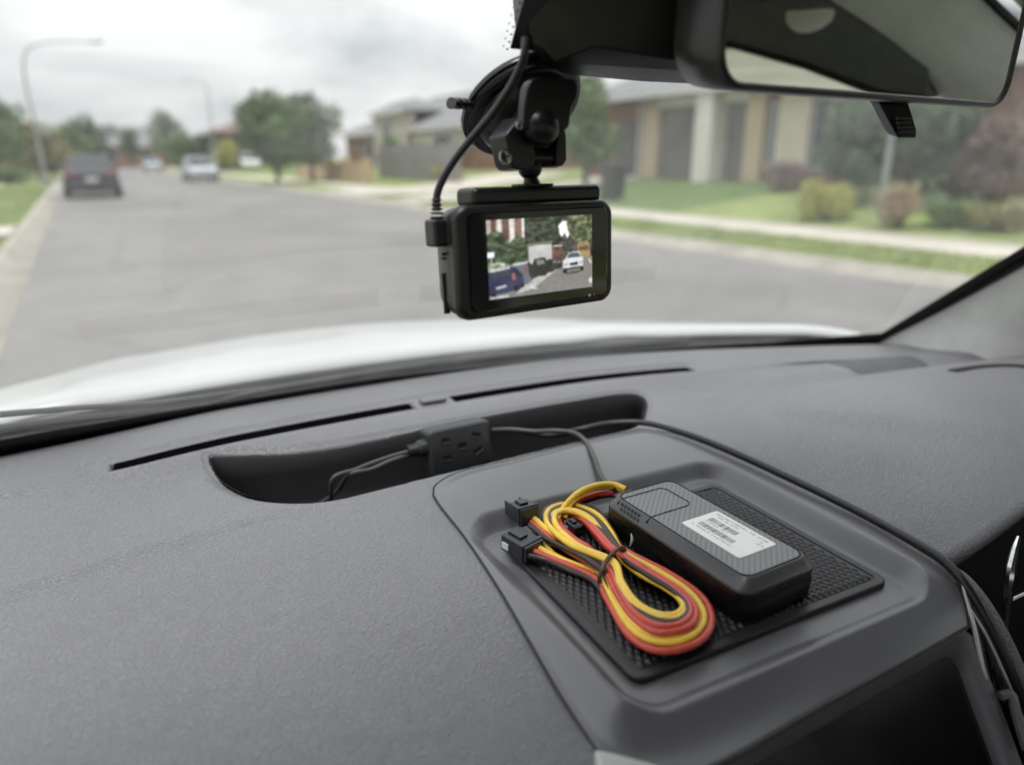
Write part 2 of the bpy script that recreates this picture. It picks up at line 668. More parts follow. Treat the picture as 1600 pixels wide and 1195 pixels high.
def frit(name, pts0, pts1):
    V = []
    for (x0, z0), (x1, z1) in zip(pts0, pts1):
        V += [(x0, glass_y(x0, z0) - .003, z0), (x1, glass_y(x1, z1) - .003, z1)]
    n = len(pts0)
    o = np_mesh(name, V, grid_faces(n, 2), 'frit', ws)
    s = o.modifiers.new('solid', 'SOLIDIFY')
    s.thickness = .0012
    return o


xs = np.linspace(-.42, 1.00, 90)


def on_glass(px, py):
    d = ray(px, py)
    t = .2
    while t < 2.0:
        p = CAM + d * t
        if p.y > glass_y(p.x, p.z):
            break
        t += .001
    return p


BT = [on_glass(px, py) for px, py in ((-120, 706), (0, 687), (300, 636), (600, 590), (900, 559), (1200, 535), (1390, 520))]
frit('black_band', [(x, 1.085) for x in xs], [(x, float(np.interp(x, [p.x for p in BT], [p.z for p in BT]))) for x in xs])
zs = np.linspace(1.09, 1.60, 24)
frit('black_band', [(.962 - .055 * (z - 1.09), z) for z in zs], [(1.02 - .055 * (z - 1.09), z) for z in zs])
# black ceramic patch with a dotted border round the sensor cover
zs = np.linspace(1.462, 1.60, 14)
frit('black_band', [(.210 - .02 * math.sin((z - 1.445) * 12), z) for z in zs], [(.42, z) for z in zs])
b = MB()
for i in range(42):
    z = 1.461 + .0033 * i
    for k in range(2):
        x = .2085 - .02 * math.sin((z - 1.445) * 12) - .0026 * k
        c = Vector((x, glass_y(x, z) - .003, z + .0016 * k))
        r = .0008 - .0002 * k
        t1, t2 = Vector((1, 0, 0)), Vector((0, -1.2, 1)).normalized()
        b.add([c + t1 * r * math.cos(a) + t2 * r * math.sin(a) for a in [j * math.pi / 3 for j in range(6)]], [(0, 1, 2, 3, 4, 5)])
b.build('frit_dots', 'frit', ws)['kind'] = 'stuff'

bon = thing('car_bonnet', 'white painted bonnet of the car beyond the windscreen', 'bonnet', (.30, 1.3, .95))


def bonnet_pt(u, v):
    x = -.56 + 1.72 * u
    d = x - .30
    y0 = 1.02 - float(bow(x)) * .9
    y = y0 + .95 * v
    t = max(0, y - 1.02 + .22 * d * d)
    z = 1.112 - .27 * t * t - .015 * d * d - .09 * d * d * min(1, t / .3) - .35 * max(0, abs(d) - .76) ** 1.5
    z += .004 * math.exp(-((abs(d) - .42 + .1 * v) / .05) ** 2)
    if v == 0:
        z -= .012
    return (x, y, z)


bo = shell_patch('bonnet_panel', bonnet_pt, 70, 40, 'bodywhite', bon, .006)
b = MB()
b.loft([[Vector((x, .785 - float(bow(x)), 1.072)), Vector((x, .86 - float(bow(x)), 1.082)), Vector((x, .93 - float(bow(x)), 1.074)), Vector((x, 1.06 - float(bow(x)), 1.085))] for x in np.linspace(-.50, 1.10, 40)], closed=False)
o = b.build('cowl_panel', 'cowl', bon, smooth=True)


def wiper(pts, label, armpts):
    P = catmull([on_glass(px, py + 1) + Vector((0, .004, .005)) for px, py, d in pts], 8)
    root = thing('wiper', label, 'wiper', P[0], 'windscreen wipers')
    b = MB()
    n = len(P)
    b.tube(P, [.0015 + .0032 * math.sin(math.pi * min(1, max(0, i / (n - 1)))) ** .5 for i in range(n)], 8, flat=.8)
    b.build('blade', 'wiper', root, smooth=True)
    b = MB()
    b.tube([p + Vector((0, .002, -.004)) for p in P], .0014, 6)
    b.build('rubber_strip', 'matte', root, smooth=True)
    A = catmull([on_glass(px, py - 2) + Vector((0, .010, .010)) for px, py, d in armpts], 6)
    b = MB()
    b.tube(A, [.0050 - .0020 * i / (len(A) - 1) for i in range(len(A))], 8, flat=.6)
    b.build('arm', 'wiper', root, smooth=True)
    return root


wiper([(300, 645, .85), (390, 622, .88), (480, 605, .90), (620, 582, .94), (760, 563, .98), (920, 549, 1.03), (1080, 537, 1.08)],
      'long wiper blade lying along the base of the windscreen, right of the other', [(760, 570, 1.0), (860, 556, 1.04), (1000, 549, 1.10), (1090, 541, 1.16)])
wiper([(-160, 700, .68), (0, 678, .72), (110, 664, .75), (250, 649, .79), (310, 640, .81)],
      'shorter wiper blade at the bottom left of the windscreen', [(0, 672, .76), (120, 660, .79), (260, 648, .84), (420, 624, .90)])

pil = thing('windscreen_pillar', 'pale grey trimmed pillar at the right edge of the windscreen', 'pillar', (1.0, .55, 1.13))
E_ = [Vector((.962, .700, 1.105)), Vector((.968, .655, 1.145)), Vector((.975, .585, 1.20)), Vector((.972, .500, 1.268)), Vector((.955, .36, 1.38)), Vector((.925, .20, 1.51)), Vector((.90, .12, 1.58))]
E_ = catmull(E_, 6)
sec = [(0, 0), (.002, -.020), (.006, -.055), (.014, -.092), (.030, -.122), (.058, -.142), (.11, -.15)]
b = MB()
rings = []
for i, e in enumerate(E_):
    t = i / (len(E_) - 1)
    k = 1.75 - 1.0 * min(1, t * 2.2) + 1.0 * max(0, t - .5) * 2
    rings.append([e + Vector((sx * k, sy * k + .10 * max(0, .25 - t) * sy * 8, 0)) for sx, sy in sec])
b.loft(rings, closed=False)
b.build('pillar_cover', 'pillar', pil, smooth=True, angle=180)
b = MB()
b.tube([e + Vector((-.001, .002, 0)) for e in E_], .0045, 8)
b.build('edge_seal', 'matte', pil, smooth=True)

# ------------------------------------------------------------------ the dashboard
dash = thing('dashboard', 'grey moulded vinyl dashboard with storage pocket and centre tray', 'dashboard', (.30, .40, 1.0))
POCKET = [(p.x, p.y) for p in catmull([(.024, .640, 0), (.028, .604, 0), (.048, .558, 0), (.080, .530, 0), (.118, .519, 0), (.206, .521, 0), (.343, .530, 0), (.418, .535, 0), (.456, .566, 0), (.484, .606, 0), (.470, .622, 0), (.40, .625, 0), (.284, .625, 0), (.12, .623, 0), (.05, .634, 0)], 5, True)]


def zpx(l):
    return [atz(px, py, z) for px, py, z in l]


EL = zpx([(975, 1225, 1.131), (930, 1160, 1.134), (880, 1085, 1.137), (830, 1000, 1.1393), (780, 915, 1.1412), (730, 840, 1.1428), (692, 792, 1.1437), (679, 772, 1.144)])
ET = zpx([(679, 772, 1.144), (684, 756, 1.144), (720, 737, 1.144), (800, 718, 1.144), (900, 692, 1.144), (1000, 671, 1.144)])
ER = zpx([(1512, 975, 1.126), (1503, 925, 1.138), (1478, 890, 1.1445), (1440, 862, 1.146), (1350, 811, 1.147), (1250, 761, 1.147), (1130, 706, 1.147), (1055, 678, 1.146), (1000, 671, 1.144)])
EB = [EL[0], atz(1110, 1195, 1.125), atz(1300, 1090, 1.126), ER[0]]


def resample(pts, n, k=12):
    C_ = np.array([tuple(p) for p in catmull(pts, k)])
    s = np.r_[0, np.cumsum(np.linalg.norm(np.diff(C_, axis=0), axis=1))]
    q = np.linspace(0, s[-1], n)
    return np.stack([np.interp(q, s, C_[:, i]) for i in range(3)], 1)


NS, NT = 200, 230
cL, cR, cT, cB = resample(EL, NT), resample(ER, NT), resample(ET, NS), resample(EB, NS)
PANEL = [tuple(p[:2]) for p in np.r_[cB[:-1:4], cR[:-1:4], cT[::-1][:-1:4], cL[::-1][:-1:4]]]

PANEL2 = [tuple(p[:2]) for p in np.r_[cR[:-1:4], cT[::-1][:-1:4], cL[::-1][::4]]] + [(.135, .10), (.54, .10), (.54, .200), (.475, .222)]


def yh(x):                                     # front edge of the instrument hood
    return .262 + .10 * (x - .47)


def pad_grid(X, V):
    Y = V - bow(X) * sstep(.62, .68, V)
    t = np.maximum(0, .505 - V)
    zl = 1.1425 - .115 * t * t - .10 * t * np.clip(.1 - X, 0, .3) + .010 * sstep(.605, .655, V) * (.5 + .5 * sstep(-.10, .06, X))
    cr = .497 + .22 * (X + .06) * np.clip(1 - X / .2, 0, 1.3) * .8
    zl -= .0025 * np.sin(np.pi * np.clip((V - cr) / (.632 - cr), 0, 1)) * sstep(.06, -.02, X)
    zl += .0010 * np.exp(-((V - cr) / .006) ** 2) * sstep(.12, .02, X) - .0025 * sstep(cr + .004, cr - .02, V) * sstep(.16, .05, X)
    tr = np.maximum(0, .44 - np.maximum(V, yh(X)))
    zr = 1.147 - .010 * sstep(.48, .66, V) + .003 * sstep(.52, .80, X) * sstep(.62, .42, V) - .80 * tr * tr + .003 * sstep(.610, .652, V)
    yv = .625 - .20 * (X - .50)
    zr += .013 * sstep(.52, .72, X) * sstep(yv - .02, yv - .12, V) - .010 * sstep(.47, .60, X) * np.exp(-((V - yv + .014) / .020) ** 2)
    sd_ = ((X - .567) * (.30 - .456) - (V - .456) * (.70 - .567)) / math.hypot(.156, .133)
    zr += .005 * sstep(.018, -.022, sd_) * sstep(.53, .60, X) * sstep(.60, .48, V)
    dd = np.maximum(0, yh(X) - V)
    rr_ = .009
    an = np.minimum(dd / rr_, math.pi * .92)
    rest = np.maximum(0, dd - rr_ * math.pi * .92)
    zr = np.where(dd > 0, zr + .35 * dd * 0 - rr_ * (1 - np.cos(an)) - .25 * rest, zr)
    Yr = np.where(dd > 0, yh(X) - rr_ * np.sin(an) + rest, Y)
    tuck = (X > .478) & (dd > 0)
    zr = np.where((dd > 0) & ~tuck, zr - .10 * sstep(0, .014, dd), zr)
    Y = np.where(tuck, Yr, Y)
    far_ = sstep(.52, .63, V)
    k = sstep(.435, .475, X) * (1 - far_) + sstep(.40, .86, X) * far_
    Z = zl * (1 - k) + zr * k
    # demister recess and slot
    rec = sstep(-.082, -.070, X) * sstep(.625, .600, X) * sstep(.653, .660, V) * sstep(.703, .695, V)
    Z -= .0032 * rec
    sl = (sstep(-.053, -.051, X) * sstep(.231, .229, X) + sstep(.275, .277, X) * sstep(.600, .598, X)) * sstep(.6680, .6690, V) * sstep(.6890, .6880, V)
    Z -= .022 * sl
    # pocket opening with a soft lip
    sp = sdf_poly(X, Y, POCKET)
    Z -= .0045 * sstep(.014, 0, sp) * sstep(.20, .04, X) * sstep(.625, .59, Y) + .0025 * sstep(.006, .0, sp)
    Z -= .085 * sstep(-.0015, -.0065, sp)
    # seat for the centre panel
    pn = sdf_poly(X, Y, PANEL2)
    Z -= .060 * sstep(-.003, -.012, pn)
    Z -= .20 * sstep(.248, .240, V) * sstep(.405, .415, X) * (X <= .478) + .18 * sstep(.205, .195, V) * sstep(.19, .20, X) * (X <= .478)
    # drop at the far edge
    Z -= .05 * sstep(.772, .80, V) + .004 * sstep(.745, .775, V)
    return Y, Z


xs = np.unique(np.round(np.r_[np.arange(-.47, 1.03, .0025), np.arange(.0, .06, .00125), np.arange(.40, .50, .00125)], 5))
vs = np.unique(np.round(np.r_[np.arange(.13, .802, .0025), np.arange(.655, .702, .0007), np.arange(.508, .545, .001), np.arange(.612, .645, .001), np.arange(.225, .27, .00125)], 5))
X, V = np.meshgrid(xs, vs, indexing='ij')
Y, Z = pad_grid(X, V)
np_mesh('vinyl_pad', np.stack([X.ravel(), Y.ravel(), Z.ravel()], 1), grid_faces(len(xs), len(vs)), 'pad', dash)

# small tab between the two demister slots
b = MB()
b.box((.253, .6775, 1.1525), (.028, .014, .004))
b.build('slot_tab', 'panel', dash, bevel=.0015, seg=3)
for x0, x1 in ((-.0505, .2285), (.2775, .5980)):
    xq = np.linspace(x0, x1, 60)
    SV = []
    for x in xq:
        zq_ = float(pad_grid(np.array([[x]]), np.array([[.6645]]))[1][0, 0]) - .0008
        SV += [(x, .6688 - float(bow(x)), zq_), (x, .6882 - float(bow(x)), zq_ + .0005)]
    np_mesh('slot_shade_strip', SV, grid_faces(60, 2), 'slotshade', dash)  # black strip that paints the shade inside the slot

# pocket liner
PO = np.array(POCKET)
ORI = 1.0 if sum(PO[i - 1][0] * PO[i][1] - PO[i][0] * PO[i - 1][1] for i in range(len(PO))) > 0 else -1.0
b = MB()
rings = []
for sh, z in ((.0012, 1.1385), (.004, 1.1365), (.0075, 1.125), (.012, 1.100), (.020, 1.085), (.035, 1.080), (.055, 1.079)):
    ring = []
    for i in range(len(PO)):
        a, c = PO[i - 1], PO[(i + 1) % len(PO)]
        tv = c - a
        nv = np.array([-tv[1], tv[0]]) / np.linalg.norm(tv)
        nv = nv * ORI
        if abs(nv[1]) < .5 and sh > .02:
            pass
        p = PO[i] + nv * min(sh, .004 + .35 * max(0, PO[i][0] - .024), .004 + .35 * max(0, .486 - PO[i][0]))
        zt = 1.1368 + .0095 * float(sstep(.610, .640, PO[i][1])) + .003 * float(sstep(.15, .25, PO[i][0]))
        ring.append(Vector((p[0], p[1], zt - (1.1385 - z) if z > 1.13 else z)))
    rings.append(ring)
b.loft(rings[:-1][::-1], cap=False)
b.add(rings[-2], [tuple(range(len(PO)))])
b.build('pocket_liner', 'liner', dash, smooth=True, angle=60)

# centre panel (one smooth shell with the tray sunk into it)
s_, t_ = np.linspace(0, 1, NS)[:, None], np.linspace(0, 1, NT)[None, :]
Pg = np.zeros((NS, NT, 3))
for a in range(3):
    Lc, Rc, Tc, Bc = cL[:, a][None, :], cR[:, a][None, :], cT[:, a][:, None], cB[:, a][:, None]
    Pg[:, :, a] = (1 - s_) * Lc + s_ * Rc + (1 - t_) * Bc + t_ * Tc - ((1 - s_) * (1 - t_) * cB[0, a] + s_ * (1 - t_) * cB[-1, a] + (1 - s_) * t_ * cT[0, a] + s_ * t_ * cT[-1, a])
PX, PY = Pg[:, :, 0], Pg[:, :, 1]


def dist_open(X, Y, poly):
    d = np.full(X.shape, 1e9)
    for a, c in zip(poly[:-1], poly[1:]):
        e = c - a
        t = np.clip(((X - a[0]) * e[0] + (Y - a[1]) * e[1]) / (e @ e + 1e-12), 0, 1)
        d = np.minimum(d, np.hypot(X - a[0] - t * e[0], Y - a[1] - t * e[1]))
    return d


dl = dist_open(PX, PY, np.r_[cL[::6, :2], cT[::8, :2], cR[::-6, :2]])
q = .228 - PY
plate = 1.1485 - .72 * (q + np.sqrt(q * q + .008 ** 2)) / 2
wgt = sstep(0, .017, dl) * sstep(0.0, .10, t_ + 0 * s_)
wb = sstep(0, .02, dl)
PZ = Pg[:, :, 2] * (1 - wb) + plate * wb
mixb = sstep(.11, .0, t_ + 0 * s_)
PZ = PZ * (1 - mixb) + Pg[:, :, 2] * mixb
TRAY = rrect(.2985, .3230, .1215, .1060, .026)
st = sdf_poly(PX, PY, TRAY)
wv = np.clip((.0008 - st) / .0135, 0, 1)
PZ -= .0125 * (.45 * wv * wv * (3 - 2 * wv) + .55 * wv)
FLOOR = 1.1360
deep = st < -.0128
PZ = np.where(deep, FLOOR, PZ)
PZ = np.where((st < 0.002) & ~deep, np.maximum(PZ, FLOOR), PZ)
vt = np.stack([PX.ravel(), PY.ravel(), PZ.ravel()], 1)
fc = grid_faces(NS, NT)
# border skirt
idx = np.r_[np.arange(NS) * NT, (NS - 1) * NT + np.arange(1, NT), (np.arange(NS - 2, -1, -1)) * NT + NT - 1, np.arange(NT - 2, 0, -1)]
bp_ = vt[idx]
nb = len(idx)
tv = np.roll(bp_, -1, 0) - np.roll(bp_, 1, 0)
nv = np.stack([tv[:, 1], -tv[:, 0]], 1)
nv /= np.linalg.norm(nv, axis=1)[:, None] + 1e-9
allv, allf = [vt], [fc]
prev = idx
for off, dz in ((.0005, -.0006), (.0007, -.0016), (.0007, -.012)):
    r = bp_.copy()
    r[:, :2] += nv * off
    r[:, 2] += dz
    cur = np.arange(nb) + sum(len(a) for a in allv)
    allv.append(r)
    allf.append(np.stack([prev, cur, np.roll(cur, -1), np.roll(prev, -1)], 1))
    prev = cur
np_mesh('centre_panel', np.concatenate(allv), np.concatenate(allf), 'panel', dash)
b = MB()
b.tube([Vector((p[0] + n[0] * .0013, p[1] + n[1] * .0013, p[2] - .0006)) for p, n in zip(bp_, nv)], .0008, 5, closed=True)
b.build('panel_seam', 'frit', dash, smooth=True)

# screen unit under the panel's near edge
a0, a1 = atz(1060, 1223, 1.1235), atz(1513, 978, 1.1245)
ex = (a1 - a0).normalized()
ed = Vector((0, -math.cos(math.radians(58)), -math.sin(math.radians(58))))
ed = (ed - ex * ed.dot(ex)).normalized()
en = ex.cross(ed)
if en.y > 0:
    en = -en
Wd = (a1 - a0).length
sm = frame_m(a1, -ex, ed, en)                  # x to the left, y down the face, z out of it


def wr(l, n=8):
    return rrect(l[0], l[1], l[2], l[3], l[4], n)


b = MB()
b.m = sm
out_, inn_ = wr((Wd / 2 + .03, .075, Wd / 2 + .032, .075, .012)), wr((Wd / 2 + .045, .084, Wd / 2 + .032, .075, .014))
inn2 = wr((Wd / 2 + .045, .084, Wd / 2 + .0290, .0720, .012))
b.loft([[Vector((x, y, -.02)) for x, y in out_], [Vector((x, y, -.0015)) for x, y in out_], [Vector((x * .998, y * .998 + .0004, 0)) for x, y in out_],
        [Vector((x, y, -.0005)) for x, y in inn_], [Vector((x, y, -.0055)) for x, y in inn2], [Vector((x, y, -.02)) for x, y in inn2]], cap=False)
b.build('screen_bezel', 'panel', dash, smooth=True, angle=60)
b = MB()
b.m = sm
b.loft([[Vector((x, y, -.006)) for x, y in inn2], [Vector((x, y, -.0052)) for x, y in inn2]])
sc_ = b.build('navigation_screen', 'screenoff', dash)
sc_['label'] = 'switched off glossy black touch screen'

# chrome strip, vent and the vinyl roll beside it
cp = catmull(zpx([(1499, 908, 1.144), (1520, 985, 1.122), (1541, 1085, 1.088), (1566, 1215, 1.038)]), 8)
b = MB()
b.tube([p + Vector((.001, 0, .0015)) for p in cp], [.0005 + .0009 * min(1, i / 8) for i in range(len(cp))], 8)
b.build('chrome_strip', 'silver', dash, smooth=True)  # pale silver paint stands in for the chrome's bright reflection
b = MB()
b.loft([[p + Vector((.0005, 0, 0)), p + Vector((.006, .004, -.010)), p + Vector((.040, .012, -.022)), p + Vector((.05, .05, -.03)), p + Vector((0, .03, -.03))] for p in cp])
b.build('vent_housing', 'matte', dash, smooth=True)
for k in range(4):
    b = MB()
    b.tube([p + Vector((.008 + .0055 * k, .002 + .001 * k, -.0085 - .003 * k)) for p in cp[4 + k:]], .0009, 6)
    b.build('vent_slat', 'black' if k % 2 else 'panel', dash, smooth=True)
b = MB()
b.tube(catmull([atz(1563, 1087, 1.090), atz(1577, 1084, 1.091), atz(1583, 1092, 1.089), atz(1592, 1130, 1.078), atz(1604, 1170, 1.066)], 6), .0028, 8)
b.build('vent_tab', 'panel', dash, smooth=True)
rp = catmull(zpx([(1404, 846, 1.142), (1456, 876, 1.141), (1500, 911, 1.134), (1538, 965, 1.118), (1572, 1035, 1.094), (1602, 1110, 1.066), (1632, 1200, 1.03)]), 8)
b = MB()
b.tube([p + Vector((.004, 0, -.006)) for p in rp], [.004 + .0055 * min(1, i / 14) for i in range(len(rp))], 12)
b.build('vinyl_roll', 'pad', dash, smooth=True)
b = MB()
b.tube([p + Vector((-.007, -.004, -.004)) for p in rp[14:]], .0009, 6)
b.build('bright_bead', 'silver', dash, smooth=True)
# instrument recess
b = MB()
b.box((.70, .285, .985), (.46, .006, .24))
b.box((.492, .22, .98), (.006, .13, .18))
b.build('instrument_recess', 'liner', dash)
b = MB()
cpt = catmull([aty(1592, 838, .235), aty(1585, 865, .232), aty(1577, 905, .228), aty(1572, 960, .225), aty(1569, 1010, .222)], 6)
b.tube(cpt, [.0014 + .0022 * math.sin(math.pi * i / (len(cpt) - 1)) for i in range(len(cpt))], 8)
b.build('gauge_ring', 'chrome', dash, smooth=True)
b = MB()
cpt = catmull([aty(1578, 938, .228), aty(1590, 932, .228), aty(1612, 922, .228)], 6)
b.tube(cpt, .0012, 6)
b.build('gauge_ring', 'silver', dash, smooth=True)
# silver piece at the foot of the panel
b = MB()
P4 = [atz(928, 1169, 1.1400), atz(962, 1176, 1.1405), atz(1015, 1190, 1.1405), atz(1075, 1212, 1.139), atz(950, 1230, 1.132)]
b.loft([P4, [p + Vector((0, -.001, -.012)) for p in P4]])
b.build('silver_trim', 'silver', dash, bevel=.0012)
# speaker grille and side seal at the far right


def pad_top(x, y):
    v = y
    for _ in range(30):
        v = .5 * v + .5 * (y + float(bow(x)) * float(sstep(.62, .68, v)))
    return float(pad_grid(np.array([[x]]), np.array([[v]]))[1][0, 0])


g4 = [atz(px, py, 1.150) for px, py in ((1268, 549), (1420, 545), (1482, 569), (1345, 571))]
GV = []
for i in range(22):
    for j in range(10):
        p = (g4[0].lerp(g4[1], i / 21)).lerp(g4[3].lerp(g4[2], i / 21), j / 9)
        GV.append((p.x, p.y, pad_top(p.x, p.y) + .0009 - .002 * (i in (0, 21) or j in (0, 9))))
np_mesh('speaker_grille', GV, grid_faces(22, 10), 'grille', dash)
b = MB()
b.tube([Vector((p.x, p.y, pad_top(p.x, p.y) - .001)) for p in catmull([atz(1485, 600, 1.152), atz(1530, 592, 1.152), atz(1580, 592, 1.152), atz(1640, 600, 1.152)], 6)], .007, 10, flat=.5)
b.build('door_seal', 'liner', dash, smooth=True)

# ------------------------------------------------------------------ sensor cover and mirror
cov = thing('sensor_cover', 'black plastic sensor cover at the top of the windscreen left of the mirror', 'sensor cover', (.30, .36, 1.50))
bm = bmesh.new()
pts = [(801, 5, .425), (806, 55, .43), (832, 94, .435), (880, 117, .44), (1000, 128, .445), (1110, 133, .45), (1200, 133, .45),
       (818, -10, .395), (826, 50, .40), (868, 98, .405), (930, 74, .392), (1060, 20, .395), (1200, 40, .40), (1200, 118, .42),
       (815, -90, .375), (1200, -90, .385), (800, -90, .40), (1050, -90, .385)]
for px, py, d in pts:
    bm.verts.new(atd(px, py, d) - parent_loc(cov))
r = bmesh.ops.convex_hull(bm, input=bm.verts)
for v in [g for g in r['geom_interior'] if isinstance(g, bmesh.types.BMVert)]:
    bm.verts.remove(v)
me = bpy.data.meshes.new('cover_shell')
bm.to_mesh(me)
bm.free()
link('cover_shell', me, 'black', cov, smooth=True, bevel=.006, seg=4)
mir = thing('rear_view_mirror', 'black framed rear view mirror with small dipping lever', 'mirror', (.41, .31, 1.475))
MTILT = math.radians(2.0)
mz = Vector((0.10, -math.cos(MTILT), -math.sin(MTILT))).normalized()
mxv = Vector((1, 0, 0))
mxv = (mxv - mz * mxv.dot(mz)).normalized()
myv = mz.cross(mxv)
MC = Vector((.4025, .3005, 1.4385)) + myv * .0335
mm = frame_m(MC, mxv, myv, mz)
b = MB()
b.m = mm


def rr3(hx, hy, r, z, cx=0, cy=0, n=8):
    return [Vector((x, y, z)) for x, y in rrect(cx, cy, hx, hy, r, n)]


b.loft([rr3(.106, .020, .018, -.048), rr3(.128, .030, .022, -.044), rr3(.142, .036, .022, -.032), rr3(.1465, .0385, .020, -.014), rr3(.1475, .0392, .019, -.002),
        rr3(.1472, .0390, .019, .003), rr3(.1460, .0380, .018, .0048), rr3(.1440, .0362, .016, .0048), rr3(.1428, .0350, .015, .0030)], cap=False)
hm = b.build('housing', 'mirrorcase', mir, smooth=True, angle=70)
b = MB()
b.m = mm
b.loft([rr3(.1430, .0352, .015, .0010), rr3(.1430, .0352, .015, .0032)])
b.build('mirror_glass', 'mirror', mir)
b = MB()
b.tube([MC - mz * .045, MC - mz * .075 + Vector((-.03, 0, .015)), Vector((.36, .40, 1.48))], [.013, .011, .014], 12)
b.build('stalk', 'black', mir, smooth=True)
lev = MB()
lp0 = [aty(1374, 160, .318), aty(1420, 160, .318), aty(1434, 205, .312), aty(1432, 217, .312), aty(1405, 217, .312), aty(1400, 208, .312)]
lev.loft([lp0, [p + Vector((.004, .012, .003)) for p in lp0]])
lv = lev.build('dipping_lever', 'black', mir, bevel=.0018, seg=3)
for k in range(4):
    g = MB()
    y = 185 + 7.2 * k
    a, c = aty(1401 + 1.2 * k, y, .3118), aty(1424 + 1.6 * k, y - 1, .3118)
    g.tube([a, c], .0011, 6)
    g.build('grip_rib', 'camgrey', lv, smooth=True)

# ------------------------------------------------------------------ dash camera on its suction mount
DO = atd(845, 410, .43)
dL = Vector((math.sin(math.radians(81.8)), math.cos(math.radians(81.8)), 0))
dB = Vector((-dL.y, dL.x, 0))
tl = math.radians(3.5)
dU = Vector((0, 0, 1)) * math.cos(tl) + dB * math.sin(tl)
dN = dL.cross(dU)
dm = frame_m(DO, dL, dU, dN)


def lp(px, py, n=0.0):
    q = hit(px, py, DO + dN * n, dN) - DO
    return q.dot(dL), q.dot(dU)


def L3(px, py, n=0.0):
    l, u = lp(px, py, n)
    return Vector((l, u, n))


dc = thing('dash_camera', 'black dash camera showing a street with parked cars on its screen', 'dash camera', DO - dU * .03)
b = MB()
b.m = dm
cx, cy = .0005, .003
b.loft([rr3(.0570, .0300, .008, .0000, cx, cy), rr3(.0588, .0318, .009, -.0008, cx, cy), rr3(.0597, .0326, .009, -.0030, cx, cy), rr3(.0597, .0326, .009, -.0075, cx, cy), rr3(.0585, .0316, .009, -.0090, cx, cy)], cap=False)
b.add([p for p in rr3(.0570, .0300, .008, .0000, cx, cy)], [tuple(range(36))])
b.build('front_bezel', 'camblack', dc, smooth=True, angle=50)
b = MB()
b.m = dm
b.loft([rr3(.0582, .0312, .009, -.0080, cx, cy), rr3(.0588, .0318, .010, -.0120, cx, cy), rr3(.0580, .0316, .011, -.0200, cx, cy), rr3(.0555, .0306, .012, -.0290, cx, cy), rr3(.0500, .0275, .014, -.0350, cx, cy), rr3(.0400, .0210, .014, -.0375, cx, cy)])
b.build('rear_shell', 'camgrey', dc, smooth=True, angle=50)
b = MB()
b.m = dm
b.loft([rr3(.0528, .0282, .0045, .0001, .0012, cy), rr3(.0528, .0282, .0045, .0008, .0012, cy), rr3(.0522, .0276, .004, .0011, .0012, cy)])
sg = b.build('screen_glass', 'screenglass', dc)

# the picture on the lit screen: a street with a row of parked cars, drawn into a colour attribute
PW, PH = 176, 126
gx, gy = np.meshgrid(np.linspace(0, 1, PW), np.linspace(0, 1, PH), indexing='ij')
IMG = np.zeros((PW, PH, 3))


def vnoise(sc, seed):
    r = np.random.default_rng(seed)
    out = np.zeros(gx.shape)
    amp, tot = 1.0, 0
    for o_ in range(4):
        n = int(sc * 2 ** o_) + 2
        g = r.random((n + 1, n + 1))
        fx, fy = gx * (n - 1), gy * (n - 1)
        i, j = fx.astype(int), fy.astype(int)
        a, c = fx - i, fy - j
        out += amp * ((g[i, j] * (1 - a) + g[i + 1, j] * a) * (1 - c) + (g[i, j + 1] * (1 - a) + g[i + 1, j + 1] * a) * c)
        tot += amp
        amp *= .6
    return out / tot


def paint(poly, col, tex=None, amt=0.0):
    msk = sdf_poly(gx, gy, poly) < 0
    c = np.array(col) / 255.0
    for k in range(3):
        IMG[:, :, k][msk] = c[k]
    if tex is not None:
        f = 1 + amt * (tex[msk] - .5) * 2
        IMG[msk] *= f[:, None]


def R_(x0, y0, x1, y1):
    return [(x0, y0), (x1, y0), (x1, y1), (x0, y1)]


tex, tex2, tex3 = vnoise(14, 1), vnoise(30, 2), vnoise(9, 3)
paint(R_(-1, -1, 2, 2), (52, 66, 46), tex2, 1.3)
paint(R_(-1, -.1, .335, .52), (196, 180, 154), tex3, .25)
for x0, x1, c in ((.035, .085, (110, 66, 50)), (.10, .125, (226, 220, 205)), (.135, .195, (120, 70, 54)), (.205, .235, (230, 224, 210)), (.25, .31, (150, 92, 70)), (.318, .335, (235, 230, 220))):
    paint(R_(x0, -.05, x1, .26), c, tex2, .3)
paint([(.0, .18), (.06, .13), (.13, .16), (.2, .3), (.27, .2), (.33, .25), (.345, .62), (0, .62)], (60, 84, 44), tex2, 1.2)
paint(R_(.343, -.1, .352, .55), (38, 38, 36))
paint([(.66, .12), (.70, .06), (.755, .08), (.78, .2), (.75, .3), (.70, .29), (.67, .24)], (238, 240, 240), tex2, .15)
paint([(.74, .12), (.76, -.1), (1.1, -.1), (1.1, .45), (.93, .42), (.84, .34), (.78, .3)], (84, 98, 44), tex2, 1.2)
paint([(.68, .3), (.72, .22), (.75, .31), (.84, .33), (.95, .42), (.95, .55), (.68, .55)], (74, 70, 62), tex2, .9)
paint(R_(.355, .33, .60, .62), (90, 84, 66))
paint(R_(.37, .36, .59, .62), (184, 181, 172), tex3, .12)
paint([(.35, .33), (.6, .31), (.6, .345), (.35, .365)], (120, 112, 84))
paint(R_(.60, .385, .70, .66), (124, 62, 46), tex2, .6)
paint(R_(.605, .38, .695, .40), (220, 215, 210))
paint([(0, .4), (.06, .4), (.06, .465), (0, .47)], (232, 236, 240))
paint(R_(.028, .46, .037, .58), (200, 205, 210))
paint([(0, .56), (.08, .53), (.18, .56), (.18, .66), (0, .66)], (150, 160, 116), tex2, .9)
